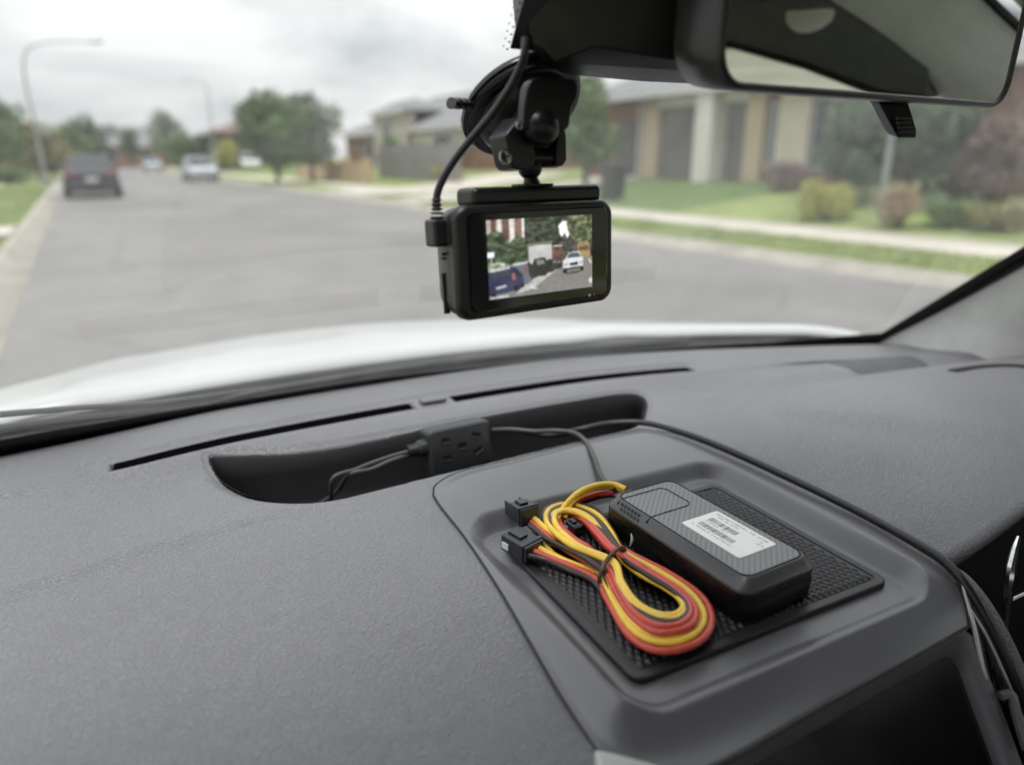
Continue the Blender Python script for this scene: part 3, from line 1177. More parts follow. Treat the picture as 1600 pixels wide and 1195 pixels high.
paint([(.845, .40), (.86, .36), (.95, .35), (.975, .40), (.98, .58), (.85, .58)], (186, 136, 58), tex3, .3)
paint([(.86, .43), (.965, .42), (.965, .47), (.86, .48)], (110, 76, 34))
paint([(.70, .61), (1.1, .56), (1.1, 1.1), (.0, 1.1), (.0, .95), (.3, .86)], (122, 119, 113), tex2, .06)
paint([(.69, .62), (.73, .62), (.40, .92), (.24, .97), (.30, .86)], (176, 172, 164), tex2, .12)
paint([(.96, .60), (.97, .60), (.995, .66), (.985, .67)], (225, 222, 215))
paint([(.96, .88), (1, .86), (1, .95), (.97, .94)], (205, 202, 195))
for x0, y0, x1, y1, c in ((.60, .58, .70, .70, (52, 50, 52)), (.53, .56, .61, .74, (40, 38, 42))):
    paint([(x0, y0 + .04), (x0 + .02, y0), (x1 - .02, y0), (x1, y0 + .05), (x1, y1 - .02), (x0, y1)], c, tex2, .5)
for x0, y0, x1, y1, c in ((.66, .575, .72, .66, (70, 66, 66)), (.63, .58, .69, .68, (44, 42, 46)), (.585, .57, .65, .715, (58, 50, 52))):
    paint([(x0, y0 + .04), (x0 + .015, y0), (x1 - .015, y0), (x1, y0 + .05), (x1, y1 - .02), (x0, y1)], c, tex2, .4)
    paint([(x0 + .015, y0 + .01), (x1 - .02, y0 + .01), (x1 - .01, y0 + .04), (x0 + .01, y0 + .04)], (120, 124, 128))
paint([(.40, .60), (.425, .53), (.52, .525), (.555, .61), (.56, .72), (.53, .76), (.41, .77)], (44, 40, 44))
paint([(.435, .55), (.505, .545), (.525, .61), (.45, .62)], (120, 122, 122))
paint([(.19, .60), (.23, .565), (.36, .55), (.40, .60), (.42, .72), (.40, .81), (.34, .86), (.2, .84)], (92, 100, 122))
paint([(.19, .60), (.23, .565), (.36, .55), (.355, .58), (.24, .60)], (186, 190, 200))
paint([(.355, .56), (.40, .61), (.42, .72), (.40, .80), (.37, .74)], (46, 44, 52))
paint([(.325, .64), (.35, .63), (.355, .70), (.33, .71)], (168, 60, 56))
paint([(0, .64), (.05, .62), (.2, .595), (.25, .625), (.31, .72), (.32, .86), (.28, .91), (.02, .95), (0, .93)], (34, 42, 104), tex3, .25)
paint([(.0, .64), (.05, .62), (.2, .595), (.19, .625), (.03, .655)], (176, 186, 206))
paint([(.015, .67), (.18, .63), (.205, .70), (.02, .75)], (58, 60, 78))
paint([(.215, .63), (.25, .64), (.30, .72), (.25, .73)], (34, 36, 60))
paint([(.205, .70), (.235, .68), (.245, .77), (.215, .785)], (206, 66, 72))
paint([(.06, .845), (.155, .825), (.155, .86), (.06, .88)], (190, 184, 160))
paint([(.22, .86), (.27, .85), (.27, .915), (.23, .93)], (18, 18, 20))
paint([(.02, .93), (.06, .93), (.06, .965), (.02, .965)], (18, 18, 20))
paint([(.29, .84), (.32, .83), (.32, .88), (.29, .89)], (18, 18, 20))
paint([(.695, .64), (.705, .58), (.725, .565), (.755, .49), (.86, .485), (.885, .56), (.905, .58), (.905, .72), (.70, .735)], (202, 206, 216), tex3, .1)
paint([(.74, .565), (.76, .505), (.855, .50), (.878, .56)], (74, 82, 104))
paint([(.77, .635), (.85, .63), (.85, .665), (.77, .67)], (34, 34, 38))
paint([(.70, .645), (.75, .635), (.75, .66), (.70, .67)], (150, 152, 158))
paint([(.865, .63), (.905, .625), (.905, .65), (.865, .655)], (150, 152, 158))
paint([(.70, .70), (.905, .69), (.905, .72), (.70, .735)], (70, 70, 74))
paint([(.70, .72), (.735, .72), (.735, .765), (.70, .765)], (16, 16, 18))
paint([(.875, .71), (.905, .71), (.905, .755), (.875, .755)], (16, 16, 18))
paint([(.72, .765), (.88, .75), (.87, .775), (.74, .785)], (60, 58, 56))
for i in range(14):
    x = .02 + .011 * i
    paint(R_(x, .962, x + .006 + .003 * (i % 3 == 0), .988), (232, 232, 228))
paint([(.39, .885), (.45, .925), (.43, .935), (.36, .90)], (205, 205, 202))
grain = np.random.default_rng(8).normal(0, .012, IMG.shape[:2])[:, :, None]
for _ in range(3):
    Pd = np.pad(IMG, ((1, 1), (1, 1), (0, 0)), mode='edge')
    IMG = .30 * IMG + .70 * (Pd[:-2, 1:-1] + Pd[2:, 1:-1] + Pd[1:-1, :-2] + Pd[1:-1, 2:]) / 4
grey = IMG.mean(2, keepdims=True)
IMG = grey + (IMG - grey) * .46
IMG = np.clip(IMG * (.90 + .10 * tex2[:, :, None]) + grain, 0, 1)
LIN = np.where(IMG < .04045, IMG / 12.92, ((IMG + .055) / 1.055) ** 2.4)
x0, x1, y0, y1 = -.0395, .0405, .0268, -.0187
VV = [dm @ Vector((x0 + (x1 - x0) * a, y0 + (y1 - y0) * c, .0013)) for a in np.linspace(0, 1, PW) for c in np.linspace(0, 1, PH)]
disp = np_mesh('display', [tuple(p) for p in VV], grid_faces(PW, PH), 'display', dc, smooth=False)
ca = disp.data.color_attributes.new('picture', 'FLOAT_COLOR', 'POINT')
ca.data.foreach_set('color', np.concatenate([LIN.reshape(-1, 3), np.ones((PW * PH, 1))], 1).astype(np.float32).ravel())
disp['label'] = 'lit display showing a street with parked cars and an oncoming silver car'
for px, py, mt in ((921, 461, 'paper'), (928, 460, 'red')):
    b = MB()
    c = L3(px, py, .0012)
    b.m = dm @ Matrix.Translation(c)
    b.lathe([(.0011, 0), (.0011, .0002)], 10)
    b.build('indicator_dot', mt, dc)
b = MB()
b.m = dm
b.box((.006, .0398, -.0155), (.098, .0108, .021))
b.build('top_cradle', 'camblack', dc, bevel=.0035, seg=4)
for k in range(4):
    b = MB()
    b.m = dm
    b.box((-.034 + .023 * k, -.0297, -.014), (.017, .0022, .012))
    b.build('foot_pad', 'camblack', dc, bevel=.0008)
for (l, u, n, a, c, e) in ((-.0573, -.0145, -.0180, .0035, .024, .0016), (-.0577, .0085, -.0165, .003, .0018, .0022), (-.0577, .0060, -.0165, .003, .0012, .004), (-.0580, .0090, -.0130, .003, .0016, .0012)):
    b = MB()
    b.m = dm
    b.box((l, u, n), (a, c, e))
    b.build('card_slot' if c > .01 else 'side_mark', 'matte', dc)
for k in range(3):
    b = MB()
    b.m = dm
    b.box((.0600, .012 - .018 * k, -.014), (.0035, .009, .006))
    b.build('side_button', 'camblack', dc, bevel=.001)

# power lead of the camera
pw = thing('camera_power_lead', 'black power lead with angled plug, running from the camera up behind the cover', 'cable', dm @ L3(686, 385, -.016))
b = MB()
b.m = dm
a, c = L3(669, 343, -.017), L3(702, 384, -.017)
b.box(((a.x + c.x) / 2, (a.y + c.y) / 2, -.017), (abs(c.x - a.x), abs(a.y - c.y), .012))
b.build('plug', 'cable', pw, bevel=.002, seg=3)
b = MB()
b.m = dm
c = L3(703, 369, -.017)
b.box((c.x, c.y, -.017), (.004, .0125, .009))
b.build('port_collar', 'red', pw, bevel=.001)
st0, st1 = dm @ L3(683, 345, -.017), dm @ L3(682, 311, -.017)
for k in range(5):
    q_ = (st1 - st0)
    b = MB()
    cc = st0 + q_ * (.08 + .2 * k)
    b.tube([cc, cc + q_ * .12], .0040 - .0003 * k, 12)
    b.build('strain_relief_ring', 'cable', pw, smooth=True, bevel=.0006)
path = [dm @ L3(682, 330, -.017)] + [dm @ L3(px, py, n) for px, py, n in ((683, 305, -.017), (692, 280, -.016), (712, 248, -.013), (740, 213, -.008), (770, 177, -.002), (795, 140, .006), (810, 112, .012), (818, 90, .018), (822, 60, .018))]
b = MB()
b.tube(catmull(path, 8), .0022, 10)
b.build('cord', 'cable', pw, smooth=True)

# suction mount
d_ = ray(812, 160)
tt = .30
while True:
    p_ = CAM + d_ * tt
    if p_.y > glass_y(p_.x, p_.z) - .002:
        break
    tt += .0005
CUP = p_
cz = Vector((.10, -.66, -.74)).normalized()
cxv = Vector((1, 0, 0))
cxv = (cxv - cz * cxv.dot(cz)).normalized()
cyv = cz.cross(cxv)
mt_ = thing('suction_mount', 'black suction cup mount holding the dash camera on the windscreen', 'camera mount', CUP)
b = MB()
b.m = frame_m(CUP, cxv, cyv, cz)
b.lathe([(.0405, .000), (.0418, .0015), (.0415, .0040), (.0395, .0048), (.0392, .0062), (.0400, .0078), (.0385, .0100), (.0360, .0106), (.0335, .0104), (.0320, .0125), (.0290, .0180), (.0230, .0225), (.0165, .0250)], 56)
b.build('suction_cup', 'cup', mt_, smooth=True, angle=50)
b = MB()
c0 = CUP + cz * .004
for k in range(7):
    b.tube([c0 - dL * (.039 + .0022 * k), c0 - dL * (.0404 + .0022 * k)], .0062 if k % 2 == 0 else .0052, 12, flat=.55)
b.build('pull_tab', 'cup', mt_, smooth=True)
b = MB()
b.tube([CUP + cz * .018, dm @ L3(836, 205, -.012)], [.0165, .013], 20)
b.build('mount_neck', 'camblack', mt_, smooth=True)


def plate(name, poly, n0, n1, mat='camblack', bev=.0012):
    b = MB()
    b.m = dm
    P0 = [L3(px, py, (n0 + n1) / 2) for px, py in poly]
    b.loft([[Vector((p.x, p.y, n0)) for p in P0], [Vector((p.x, p.y, n1)) for p in P0]])
    return b.build(name, mat, mt_, bevel=bev, seg=3)


plate('bracket_leg', [(776, 214), (797, 186), (815, 182), (824, 250), (818, 262), (806, 267), (792, 266), (786, 258)], -.022, -.004)
plate('bracket_leg', [(857, 206), (868, 200), (871, 215), (872, 252), (866, 261), (856, 261)], -.022, -.004)
plate('bracket_bridge', [(800, 190), (866, 190), (866, 222), (806, 224)], -.024, -.006)
b = MB()
b.m = dm
p0, p1 = L3(806, 247, -.012), L3(870, 247, -.012)
b.tube([p0, p1], .0058, 20)
b.build('pivot_bar', 'camblack', mt_, smooth=True, bevel=.0008)
lv_ = plate('lock_lever', [(817, 140), (823, 127), (836, 122), (880, 124), (893, 126), (898, 137), (896, 155), (888, 170), (884, 200), (876, 207), (860, 206), (850, 190), (838, 190), (830, 205), (818, 206), (812, 198), (814, 170)], -.002, .006, bev=.0025)
b = MB()
b.m = dm @ Matrix.Translation(L3(846, 199, .003)) @ Matrix.Diagonal((1.15, 1.0, .8, 1))
b.lathe([(.0102 * math.sin(a), .0102 * math.cos(a)) for a in [math.pi * k / 14 + .001 for k in range(15)]], 24, cap=False)
b.build('lock_knob', 'camblack', mt_, smooth=True)
for px, py, n, r_ in ((789, 246, -.0036, .0042), (811, 197, .0062, .0022)):
    b = MB()
    b.m = dm @ Matrix.Translation(L3(px, py, n))
    b.lathe([(r_, 0), (r_, .0008), (r_ * .82, .0010), (r_ * .78, .0004)], 18)
    scw = b.build('screw', 'metal', mt_, smooth=True, angle=30)
    b = MB()
    b.m = dm @ Matrix.Translation(L3(px, py, n + .0012)) @ Matrix.Rotation(.3, 4, 'Z')
    b.box((0, 0, 0), (r_ * 1.3, r_ * .3, .0004))
    b.box((0, 0, .0001), (r_ * .3, r_ * 1.3, .0004))
    b.build('screw_slot', 'matte', scw)['kind'] = 'stuff'
b = MB()
b.m = dm @ Matrix.Translation(L3(828, 262, -.013))
b.lathe([(.0075 * math.sin(a), .0075 * math.cos(a)) for a in [math.pi * k / 12 + .001 for k in range(13)]], 20, cap=False)
b.build('ball_joint', 'camblack', mt_, smooth=True)
b = MB()
b.tube([dm @ L3(828, 266, -.013), dm @ L3(829, 278, -.013), dm @ L3(831, 289, -.013)], [.0036, .0042, .0056], 14)
b.build('stem', 'camblack', mt_, smooth=True)
b = MB()
b.m = dm
c = L3(832, 289.5, -.013)
b.box((c.x, c.y, -.013), (.022, .0016, .014))
b.build('stem_foot', 'camblack', mt_, bevel=.0005)

# ------------------------------------------------------------------ rubber mat in the tray
MX0, MX1, MY0, MY1 = .1965, .3995, .2395, .4005
mcx, mcy, mhx, mhy = (MX0 + MX1) / 2, (MY0 + MY1) / 2, (MX1 - MX0) / 2, (MY1 - MY0) / 2
mat_ = thing('rubber_mat', 'black rubber mat with diamond tread lying in the dashboard tray', 'mat', (mcx, mcy, FLOOR))
b = MB()


def rz3(hx, hy, r, z, cx=mcx, cy=mcy):
    return [Vector((x, y, z)) for x, y in rrect(cx, cy, hx, hy, r, 6)]


b.loft([rz3(mhx, mhy, .008, FLOOR + .0003), rz3(mhx, mhy, .008, FLOOR + .0036), rz3(mhx - .0008, mhy - .0008, .0075, FLOOR + .0042), rz3(mhx - .0052, mhy - .0052, .005, FLOOR + .0042), rz3(mhx - .0058, mhy - .0058, .0045, FLOOR + .0032), rz3(mhx - .0068, mhy - .0068, .004, FLOOR + .0032), rz3(mhx - .0072, mhy - .0072, .004, FLOOR + .0036)])
b.build('mat_sheet', 'rubber', mat_, smooth=True, angle=25)
V_, F_ = [], []
px_, py_ = .0052, .0044
zt0, zt1 = FLOOR + .0035, FLOOR + .0049
j = 0
yy = MY0 + .0105
while yy < MY1 - .0095:
    xx = MX0 + .0105 + (px_ / 2 if j % 2 else 0)
    while xx < MX1 - .0095:
        k = len(V_)
        a, c, s2 = px_ * .46, py_ * .92, .52
        V_ += [(xx - a, yy, zt0), (xx, yy - c / 1.0, zt0), (xx + a, yy, zt0), (xx, yy + c / 1.0, zt0),
               (xx - a * s2, yy, zt1), (xx, yy - c * s2, zt1), (xx + a * s2, yy, zt1), (xx, yy + c * s2, zt1)]
        F_ += [(k, k + 1, k + 5, k + 4), (k + 1, k + 2, k + 6, k + 5), (k + 2, k + 3, k + 7, k + 6), (k + 3, k, k + 4, k + 7), (k + 4, k + 5, k + 6, k + 7)]
        xx += px_
    yy += py_
    j += 1
np_mesh('diamond_tread', V_, F_, 'rubber', mat_, smooth=False)['kind'] = 'stuff'
MZ = FLOOR + .0050                             # top of the tread

# ------------------------------------------------------------------ tracker box
TC = Vector((.3060, .3145, MZ))
TR = math.radians(2.6)
trk = thing('tracker_box', 'black vehicle tracker box with white barcode sticker on its woven lid', 'tracker', TC)
tm = Matrix.Translation(TC) @ Matrix.Rotation(TR, 4, 'Z')
TH = .0275
b = MB()
b.m = tm
b.loft([rr3(.0305, .0650, .0085, .0000), rr3(.0318, .0665, .0095, .0020), rr3(.0325, .0672, .0100, .0100), rr3(.0325, .0672, .0100, .0150)])
b.build('lower_shell', 'trk', trk, smooth=True, angle=40)
b = MB()
b.m = tm
b.loft([rr3(.0322, .0669, .0100, .0153), rr3(.0323, .0670, .0100, .0196)])
b.build('side_band', 'trk', trk, smooth=True, angle=30)
b = MB()
b.m = tm
b.loft([rr3(.0323, .0670, .0100, .0197), rr3(.0321, .0668, .0100, .0212), rr3(.0270, .0622, .0080, TH - .0004), rr3(.0262, .0614, .0075, TH)])
b.build('upper_shell', 'trkedge', trk, smooth=True, angle=30)
b = MB()
b.m = tm
b.loft([rr3(.0250, .0600, .0070, TH - .001), rr3(.0250, .0600, .0070, TH + .0003)])
b.build('woven_lid', 'trktop', trk, bevel=.0003)
b = MB()
b.m = tm
b.tube([Vector((x, y, TH + .0001)) for x, y in rrect(0, 0, .0256, .0606, .0074, 6)], .0005, 5, closed=True)
b.build('lid_seam', 'matte', trk, smooth=True)
b = MB()
b.m = tm
b.tube([Vector(p) for p in ((-.0300, .0230, TH - .0028), (-.0256, .0230, TH + .0004), (.0080, .0230, TH + .0004), (.0120, .0262, TH + .0004), (.0120, .0500, TH + .0004), (.0090, .0535, TH + .0004), (-.0250, .0540, TH + .0004), (-.0300, .0545, TH - .0028))], .00042, 5)
b.build('hatch_seam', 'matte', trk, smooth=True)
nc = Vector((-.0063, 0, .0050)).normalized()
for r_ in range(2):
    for k in range(6):
        tpos = .30 + .42 * r_
        x = -.0320 + .0050 * tpos
        z = .0212 + (TH - .0004 - .0212) * tpos
        y = .0305 + .0036 * k + .0018 * r_
        b = MB()
        b.m = tm @ Matrix.Translation(Vector((x, y, z)) + nc * .0001) @ nc.to_track_quat('Z', 'Y').to_matrix().to_4x4()
        b.lathe([(.00145, -.0006), (.00145, .00025)], 6)
        b.build('vent_hole', 'frit', trk)
b = MB()
b.m = tm
b.box((-.012, .0665, .020), (.018, .008, .006))
b.build('cable_gland', 'trk', trk, bevel=.001)
# sticker
SX, SY, SHX, SHY = .0030, -.0185, .0165, .0255
b = MB()
b.m = tm
b.loft([rr3(SHX, SHY, .002, TH + .0002, SX, SY), rr3(SHX, SHY, .002, TH + .0006, SX, SY)])
stk = b.build('sticker', 'paper', trk)
stk['label'] = 'white sticker with small print and two barcodes'
rb = random.Random(5)


def inkbar(x, y, hx, hy):
    return (SX + x, SY + y, hx, hy)


b = MB()
b.m = tm
for x_, n_ in ((.0040, 22), (-.0055, 26)):
    y = .019
    for k in range(n_):
        w_ = rb.choice((.00028, .0005, .0008))
        b.box((SX + x_, SY + y, TH + .00065), (.0048, w_, .0001))
        y -= w_ + rb.choice((.0004, .0006, .0010))
b.build('barcode', 'ink', stk)['kind'] = 'stuff'
b = MB()
b.m = tm
for x_, y_, n_, sz in ((.0130, .021, 26, .0016), (.0100, .021, 15, .0014), (-.0002, .019, 17, .0011), (-.0105, .021, 24, .0014), (.0095, -.016, 4, .0016), (.0060, -.019, 4, .0014)):
    for k in range(n_):
        if rb.random() < .14:
            continue
        y = y_ - k * sz * 1.05
        for q_ in range(rb.choice((2, 3))):
            if rb.random() < .5:
                b.box((SX + x_ + rb.uniform(-.4, .4) * sz, SY + y, TH + .00065), (sz * .16, sz * .62, .0001))
            else:
                b.box((SX + x_, SY + y + rb.uniform(-.3, .3) * sz, TH + .00065), (sz * .85, sz * .16, .0001))
b.build('small_print', 'ink', stk)['kind'] = 'stuff'
# clear tie tail beside the box, its glint painted as a silver strip
b = MB()
zq = lambda X_, Y_, h: atz(780 + X_ / 3.137, 740 + Y_ / 3.137, MZ + h)
b.tube(catmull([zq(648, 288, .012), zq(652, 320, .008), zq(640, 362, .0015)], 6), [.0003 + .0009 * math.sin(math.pi * (i + .5) / 13) for i in range(13)], 6)
b.build('tie_tail', 'silver', trk, smooth=True)

# ------------------------------------------------------------------ wire bundle
WR = .00215
Li = [(560, 430), (600, 530), (670, 630), (770, 685), (860, 690), (905, 655), (880, 605), (800, 550), (690, 490), (610, 425)]
Lo = [(475, 515), (540, 640), (630, 785), (745, 865), (880, 868), (1000, 805), (1042, 710), (990, 600), (840, 490), (650, 395)]
Ui = [(590, 410), (540, 370), (475, 300), (415, 235), (350, 205), (305, 215), (310, 260), (370, 320), (450, 375), (535, 435)]
Uo = [(632, 392), (560, 300), (490, 205), (400, 160), (310, 150), (240, 175), (226, 225), (262, 280), (355, 350), (470, 455)]
wb_ = thing('wire_bundle', 'coiled bundle of yellow, red and black wires tied beside the tracker box', 'wire bundle', zq(545, 440, 0))
rw = random.Random(3)


def lerp2(a, c, t):
    return (a[0] + (c[0] - a[0]) * t, a[1] + (c[1] - a[1]) * t)


strands = [  # colour, lower offset, upper offset, height lower near/far, height upper
    ('yellow', .00, .42, .0150, .0100, .0125), ('yellow', .10, .95, .0142, .0105, .0102), ('brown', .19, .68, .0128, .0128, .0098), ('red', .28, .26, .0122, .0132, .0082),
    ('brown', .38, 1.08, .0105, .0070, .0102), ('red', .47, .08, .0098, .0128, .0068), ('yellow', .57, .86, .0084, .0090, .0080), ('brown', .66, .18, .0070, .0062, .0036),
    ('yellow', .75, .54, .0060, .0098, .0118), ('brown', .85, .78, .0044, .0050, .0088), ('red', .98, .60, .0030, .0096, .0100),
    ('red', .74, -.04, .0024, .0024, .0024), ('red', .24, .38, .0064, .0044, .0044), ('yellow', .08, .30, .0076, .0064, .0044), ('yellow', .56, .90, .0030, .0030, .0056), ('brown', .92, .50, .0022, .0026, .0060)]
for c_, kl, ku, hn, hf, hu in strands:
    pts = []
    for i in range(10):
        t = i / 9
        q_ = lerp2(Li[i], Lo[i], kl + rw.uniform(-.02, .02))
        pts.append(zq(q_[0], q_[1], max(WR, hn * (1 - t) + hf * t)))
    for i in range(1, 9):
        t = i / 9
        q_ = lerp2(Ui[i], Uo[i], ku + rw.uniform(-.02, .02))
        e = abs(2 * t - 1)
        pts.append(zq(q_[0], q_[1], max(WR, hu * (1 - e) + e * (hf if t < .5 else hn))))
    b = MB()
    b.tube(catmull(pts, 6, True), WR, 10, closed=True)
    b.build('wire', c_, wb_, smooth=True)
leads = [('yellow', [(165, 212, .0125), (230, 270, .0105), (330, 340, .009), (450, 430, .009), (520, 500, .007)]),
         ('red', [(158, 235, .011), (240, 312, .008), (350, 385, .0065), (470, 460, .0065), (520, 530, .004)]),
         ('brown', [(150, 252, .011), (240, 325, .0085), (340, 370, .0095), (440, 425, .0115), (540, 500, .010)]),
         ('yellow', [(178, 352, .0085), (260, 400, .0065), (360, 440, .0045), (470, 485, .0042), (540, 560, .004)]),
         ('red', [(158, 372, .0080), (260, 415, .006), (360, 455, .005), (470, 510, .0045), (560, 610, .004)]),
         ('brown', [(140, 398, .0065), (240, 425, .0045), (350, 475, .003), (460, 525, .003), (560, 650, .0025)]),
         ('yellow', [(225, 330, .004), (260, 390, .0025), (330, 430, .0025), (440, 500, .0025), (500, 560, .0025)]),
         ('yellow', [(620, 75, .0215), (560, 52, .0225), (480, 55, .0235), (400, 85, .0215), (345, 130, .0160), (300, 190, .0110), (270, 250, .0085)]),
         ('yellow', [(620, 82, .0200), (560, 64, .0195), (480, 70, .0200), (405, 100, .0180), (350, 150, .0130), (320, 220, .0070)]),
         ('red', [(612, 90, .0165), (560, 92, .0150), (480, 100, .0140), (410, 122, .0125), (360, 160, .0100), (330, 210, .0060)]),
         ('brown', [(610, 95, .0140), (540, 104, .0120), (470, 118, .0105), (400, 150, .0090), (420, 215, .0090), (520, 300, .0120), (600, 395, .0120)])]
for c_, pp in leads:
    b = MB()
    b.tube(catmull([zq(*p) for p in pp], 7), WR, 10)
    b.build('wire', c_, wb_, smooth=True)
tc_ = zq(556, 452, .0085)
td = (zq(610, 395, 0) - zq(470, 530, 0))
td.z = 0
td.normalize()
b = MB()
ringp = [tc_ + td * (.0178 * math.cos(a)) + Vector((0, 0, .0100 * math.sin(a))) for a in [2 * math.pi * k / 40 for k in range(40)]]
b.tube(ringp, .0014, 8, closed=True)
b.build('tie', 'tie', wb_, smooth=True)


def connector(cx_, cy_, h, tx, ty, dims, male):
    c = zq(cx_, cy_, h)
    d = (zq(tx, ty, h) - c)
    d.z = 0
    d.normalize()
    upv = Vector((0, 0, 1))
    sdv = upv.cross(d)
    m_ = frame_m(c, d, sdv, upv) @ Matrix.Rotation(-.12 if male else .05, 4, 'Y')
    b = MB()
    b.m = m_
    l_, w_, h_ = dims
    b.box((0, 0, 0), (l_, w_, h_))
    body = b.build('connector', 'conn', wb_, bevel=.0008)
    b = MB()
    b.m = m_
    b.box((-l_ * .18, 0, h_ * .5 + .0008), (l_ * .5, w_ * .42, .0016))
    b.build('latch', 'conn', body, bevel=.0004)
    b = MB()
    b.m = m_
    b.box((l_ * .34, 0, 0), (l_ * .12, w_ * 1.12, h_ * 1.14))
    b.build('collar', 'conn', body, bevel=.0005)
    if male:
        for s_ in (-1, 1):
            b = MB()
            b.m = m_
            b.box((-l_ * .5 - .004, s_ * w_ * .40, 0), (.009, .0012, h_ * .8))
            b.build('guide_wall', 'conn', body)
            b = MB()
            b.m = m_
            b.box((-l_ * .5 - .003, s_ * w_ * .17, 0), (.008, .0009, .0009))
            b.build('pin', 'metal', body)
    else:
        b = MB()
        b.m = m_
        b.box((-l_ * .3, -w_ * .5 - .0003, -.001), (l_ * .25, .001, h_ * .4))
        b.build('release_clip', 'silver', body)


connector(122, 190, .0135, 165, 228, (.0190, .0150, .0130), True)
connector(112, 345, .0080, 190, 385, (.0240, .0175, .0115), False)
connector(368, 262, .0050, 420, 300, (.012, .008, .007), False)

# ------------------------------------------------------------------ power socket in the pocket, and the loose cables
sk0 = aty(719, 692, .578)
sk = thing('power_socket', 'black five-slot power socket block standing in the storage pocket', 'power socket', Vector((sk0.x, .585, 1.088)))
kz = Vector((.06, -1, .16)).normalized()
kx = Vector((1, .05, 0))
kx = (kx - kz * kx.dot(kz)).normalized()
ky = kz.cross(kx)
ks = lambda px, py, n=0.0: (lambda q: Vector((q.dot(kx), q.dot(ky), n)))(hit(px, py, sk0 + kz * n, kz) - sk0)
km = frame_m(sk0, kx, ky, kz)
tlp, brp = ks(668, 674), ks(771, 712)
hw = (brp.x - tlp.x) / 2
topy = (ks(668, 672).y + ks(765, 658).y) / 2
hh = .0235
ccx = (tlp.x + brp.x) / 2
b = MB()
b.m = km
b.loft([rr3(hw - .001, hh - .001, .004, -.022, ccx, topy - hh), rr3(hw, hh, .005, -.020, ccx, topy - hh), rr3(hw, hh, .005, -.003, ccx, topy - hh), rr3(hw - .0012, hh - .0012, .0045, -.0008, ccx, topy - hh), rr3(hw - .0028, hh - .0028, .004, .0, ccx, topy - hh)])
b.build('socket_body', 'sockbody', sk, smooth=True, angle=35)
for px, py, w_, h_, a in ((696, 688, 13, 5, 0), (722, 696, 15, 6, 0), (699, 715, 13, 5, 0), (744, 679, 16, 5, -.35), (747, 703, 16, 5, .45)):
    c = ks(px, py)
    sc2 = .70 / 1100
    b = MB()
    b.m = km @ Matrix.Translation((c.x, c.y, .0)) @ Matrix.Rotation(a, 4, 'Z')
    b.box((0, 0, -.0005), (w_ * sc2, h_ * sc2 * 1.7, .0014))
    so = b.build('slot', 'frit', sk)
    b = MB()
    b.m = km @ Matrix.Translation((c.x, c.y, .0003)) @ Matrix.Rotation(a, 4, 'Z')
    b.box((0, -h_ * sc2 * .72, 0), (w_ * sc2 * .95, h_ * sc2 * .2, .0012))
    b.build('contact', 'brass', so)
b = MB()
p0, p1 = km @ ks(668, 698, -.010), km @ ks(637, 706, -.010)
b.tube([p0, p0 + (p1 - p0) * .45, p0 + (p1 - p0) * .55, p1], [.0085, .0080, .0060, .0050], 12)
b.build('lead_gland', 'cable', sk, smooth=True)
for k in range(4):
    b = MB()
    b.tube([p1 + (p0 - p1) * (.02 + .1 * k), p1 + (p0 - p1) * (.08 + .1 * k)], .0062, 12)
    b.build('gland_ring', 'cable', sk, smooth=True)
lead = [catmull([p1, aty(615, 712, .585), aty(585, 722, .583), aty(555, 734, .580), aty(520, 748, .575), Vector((.115, .585, 1.10)), Vector((.09, .59, 1.087))], 6), catmull([p1 + Vector((0, 0, -.003)), aty(610, 720, .580), aty(580, 733, .578), aty(545, 742, .578), Vector((.125, .60, 1.105)), Vector((.10, .61, 1.087))], 6)]
for P in lead:
    b = MB()
    b.tube(P, .0022, 8)
    b.build('lead_core', 'cablegrey', sk, smooth=True)

g0 = km @ ks(770, 672, -.012)
P = catmull([g0, aty(800, 671, .575), aty(835, 674, .560), atz(868, 673, 1.150), atz(898, 677, 1.1485), atz(915, 690, 1.1485), atz(928, 715, 1.1520), atz(938, 742, 1.1545), atz(949, 757, 1.1560), atz(962, 766, 1.159)], 8)
b = MB()
b.tube(P, .0023, 10)
gc = b.build('thin_cable', 'cablegrey', None, smooth=True)
tag(gc, 'thin grey cable from the power socket over the panel to the tracker box', 'cable')
P = catmull([aty(815, 676, .590), aty(860, 681, .570), atz(905, 672, 1.146), atz(950, 663, 1.1475), atz(1003, 662, 1.1495), atz(1060, 676, 1.1505), atz(1130, 702, 1.1515), atz(1250, 757, 1.1515), atz(1350, 807, 1.1505), atz(1440, 857, 1.1500), atz(1480, 886, 1.1480), atz(1512, 925, 1.140), atz(1546, 985, 1.122), atz(1578, 1055, 1.098), atz(1606, 1125, 1.070), atz(1630, 1200, 1.045)], 8)
b = MB()
b.tube([p + Vector((.0022, 0, .0006)) for p in P], .0029, 10)
bc = b.build('thin_cable', 'cable', None, smooth=True)
tag(bc, 'long black cable curving along the right edge of the centre panel', 'cable')

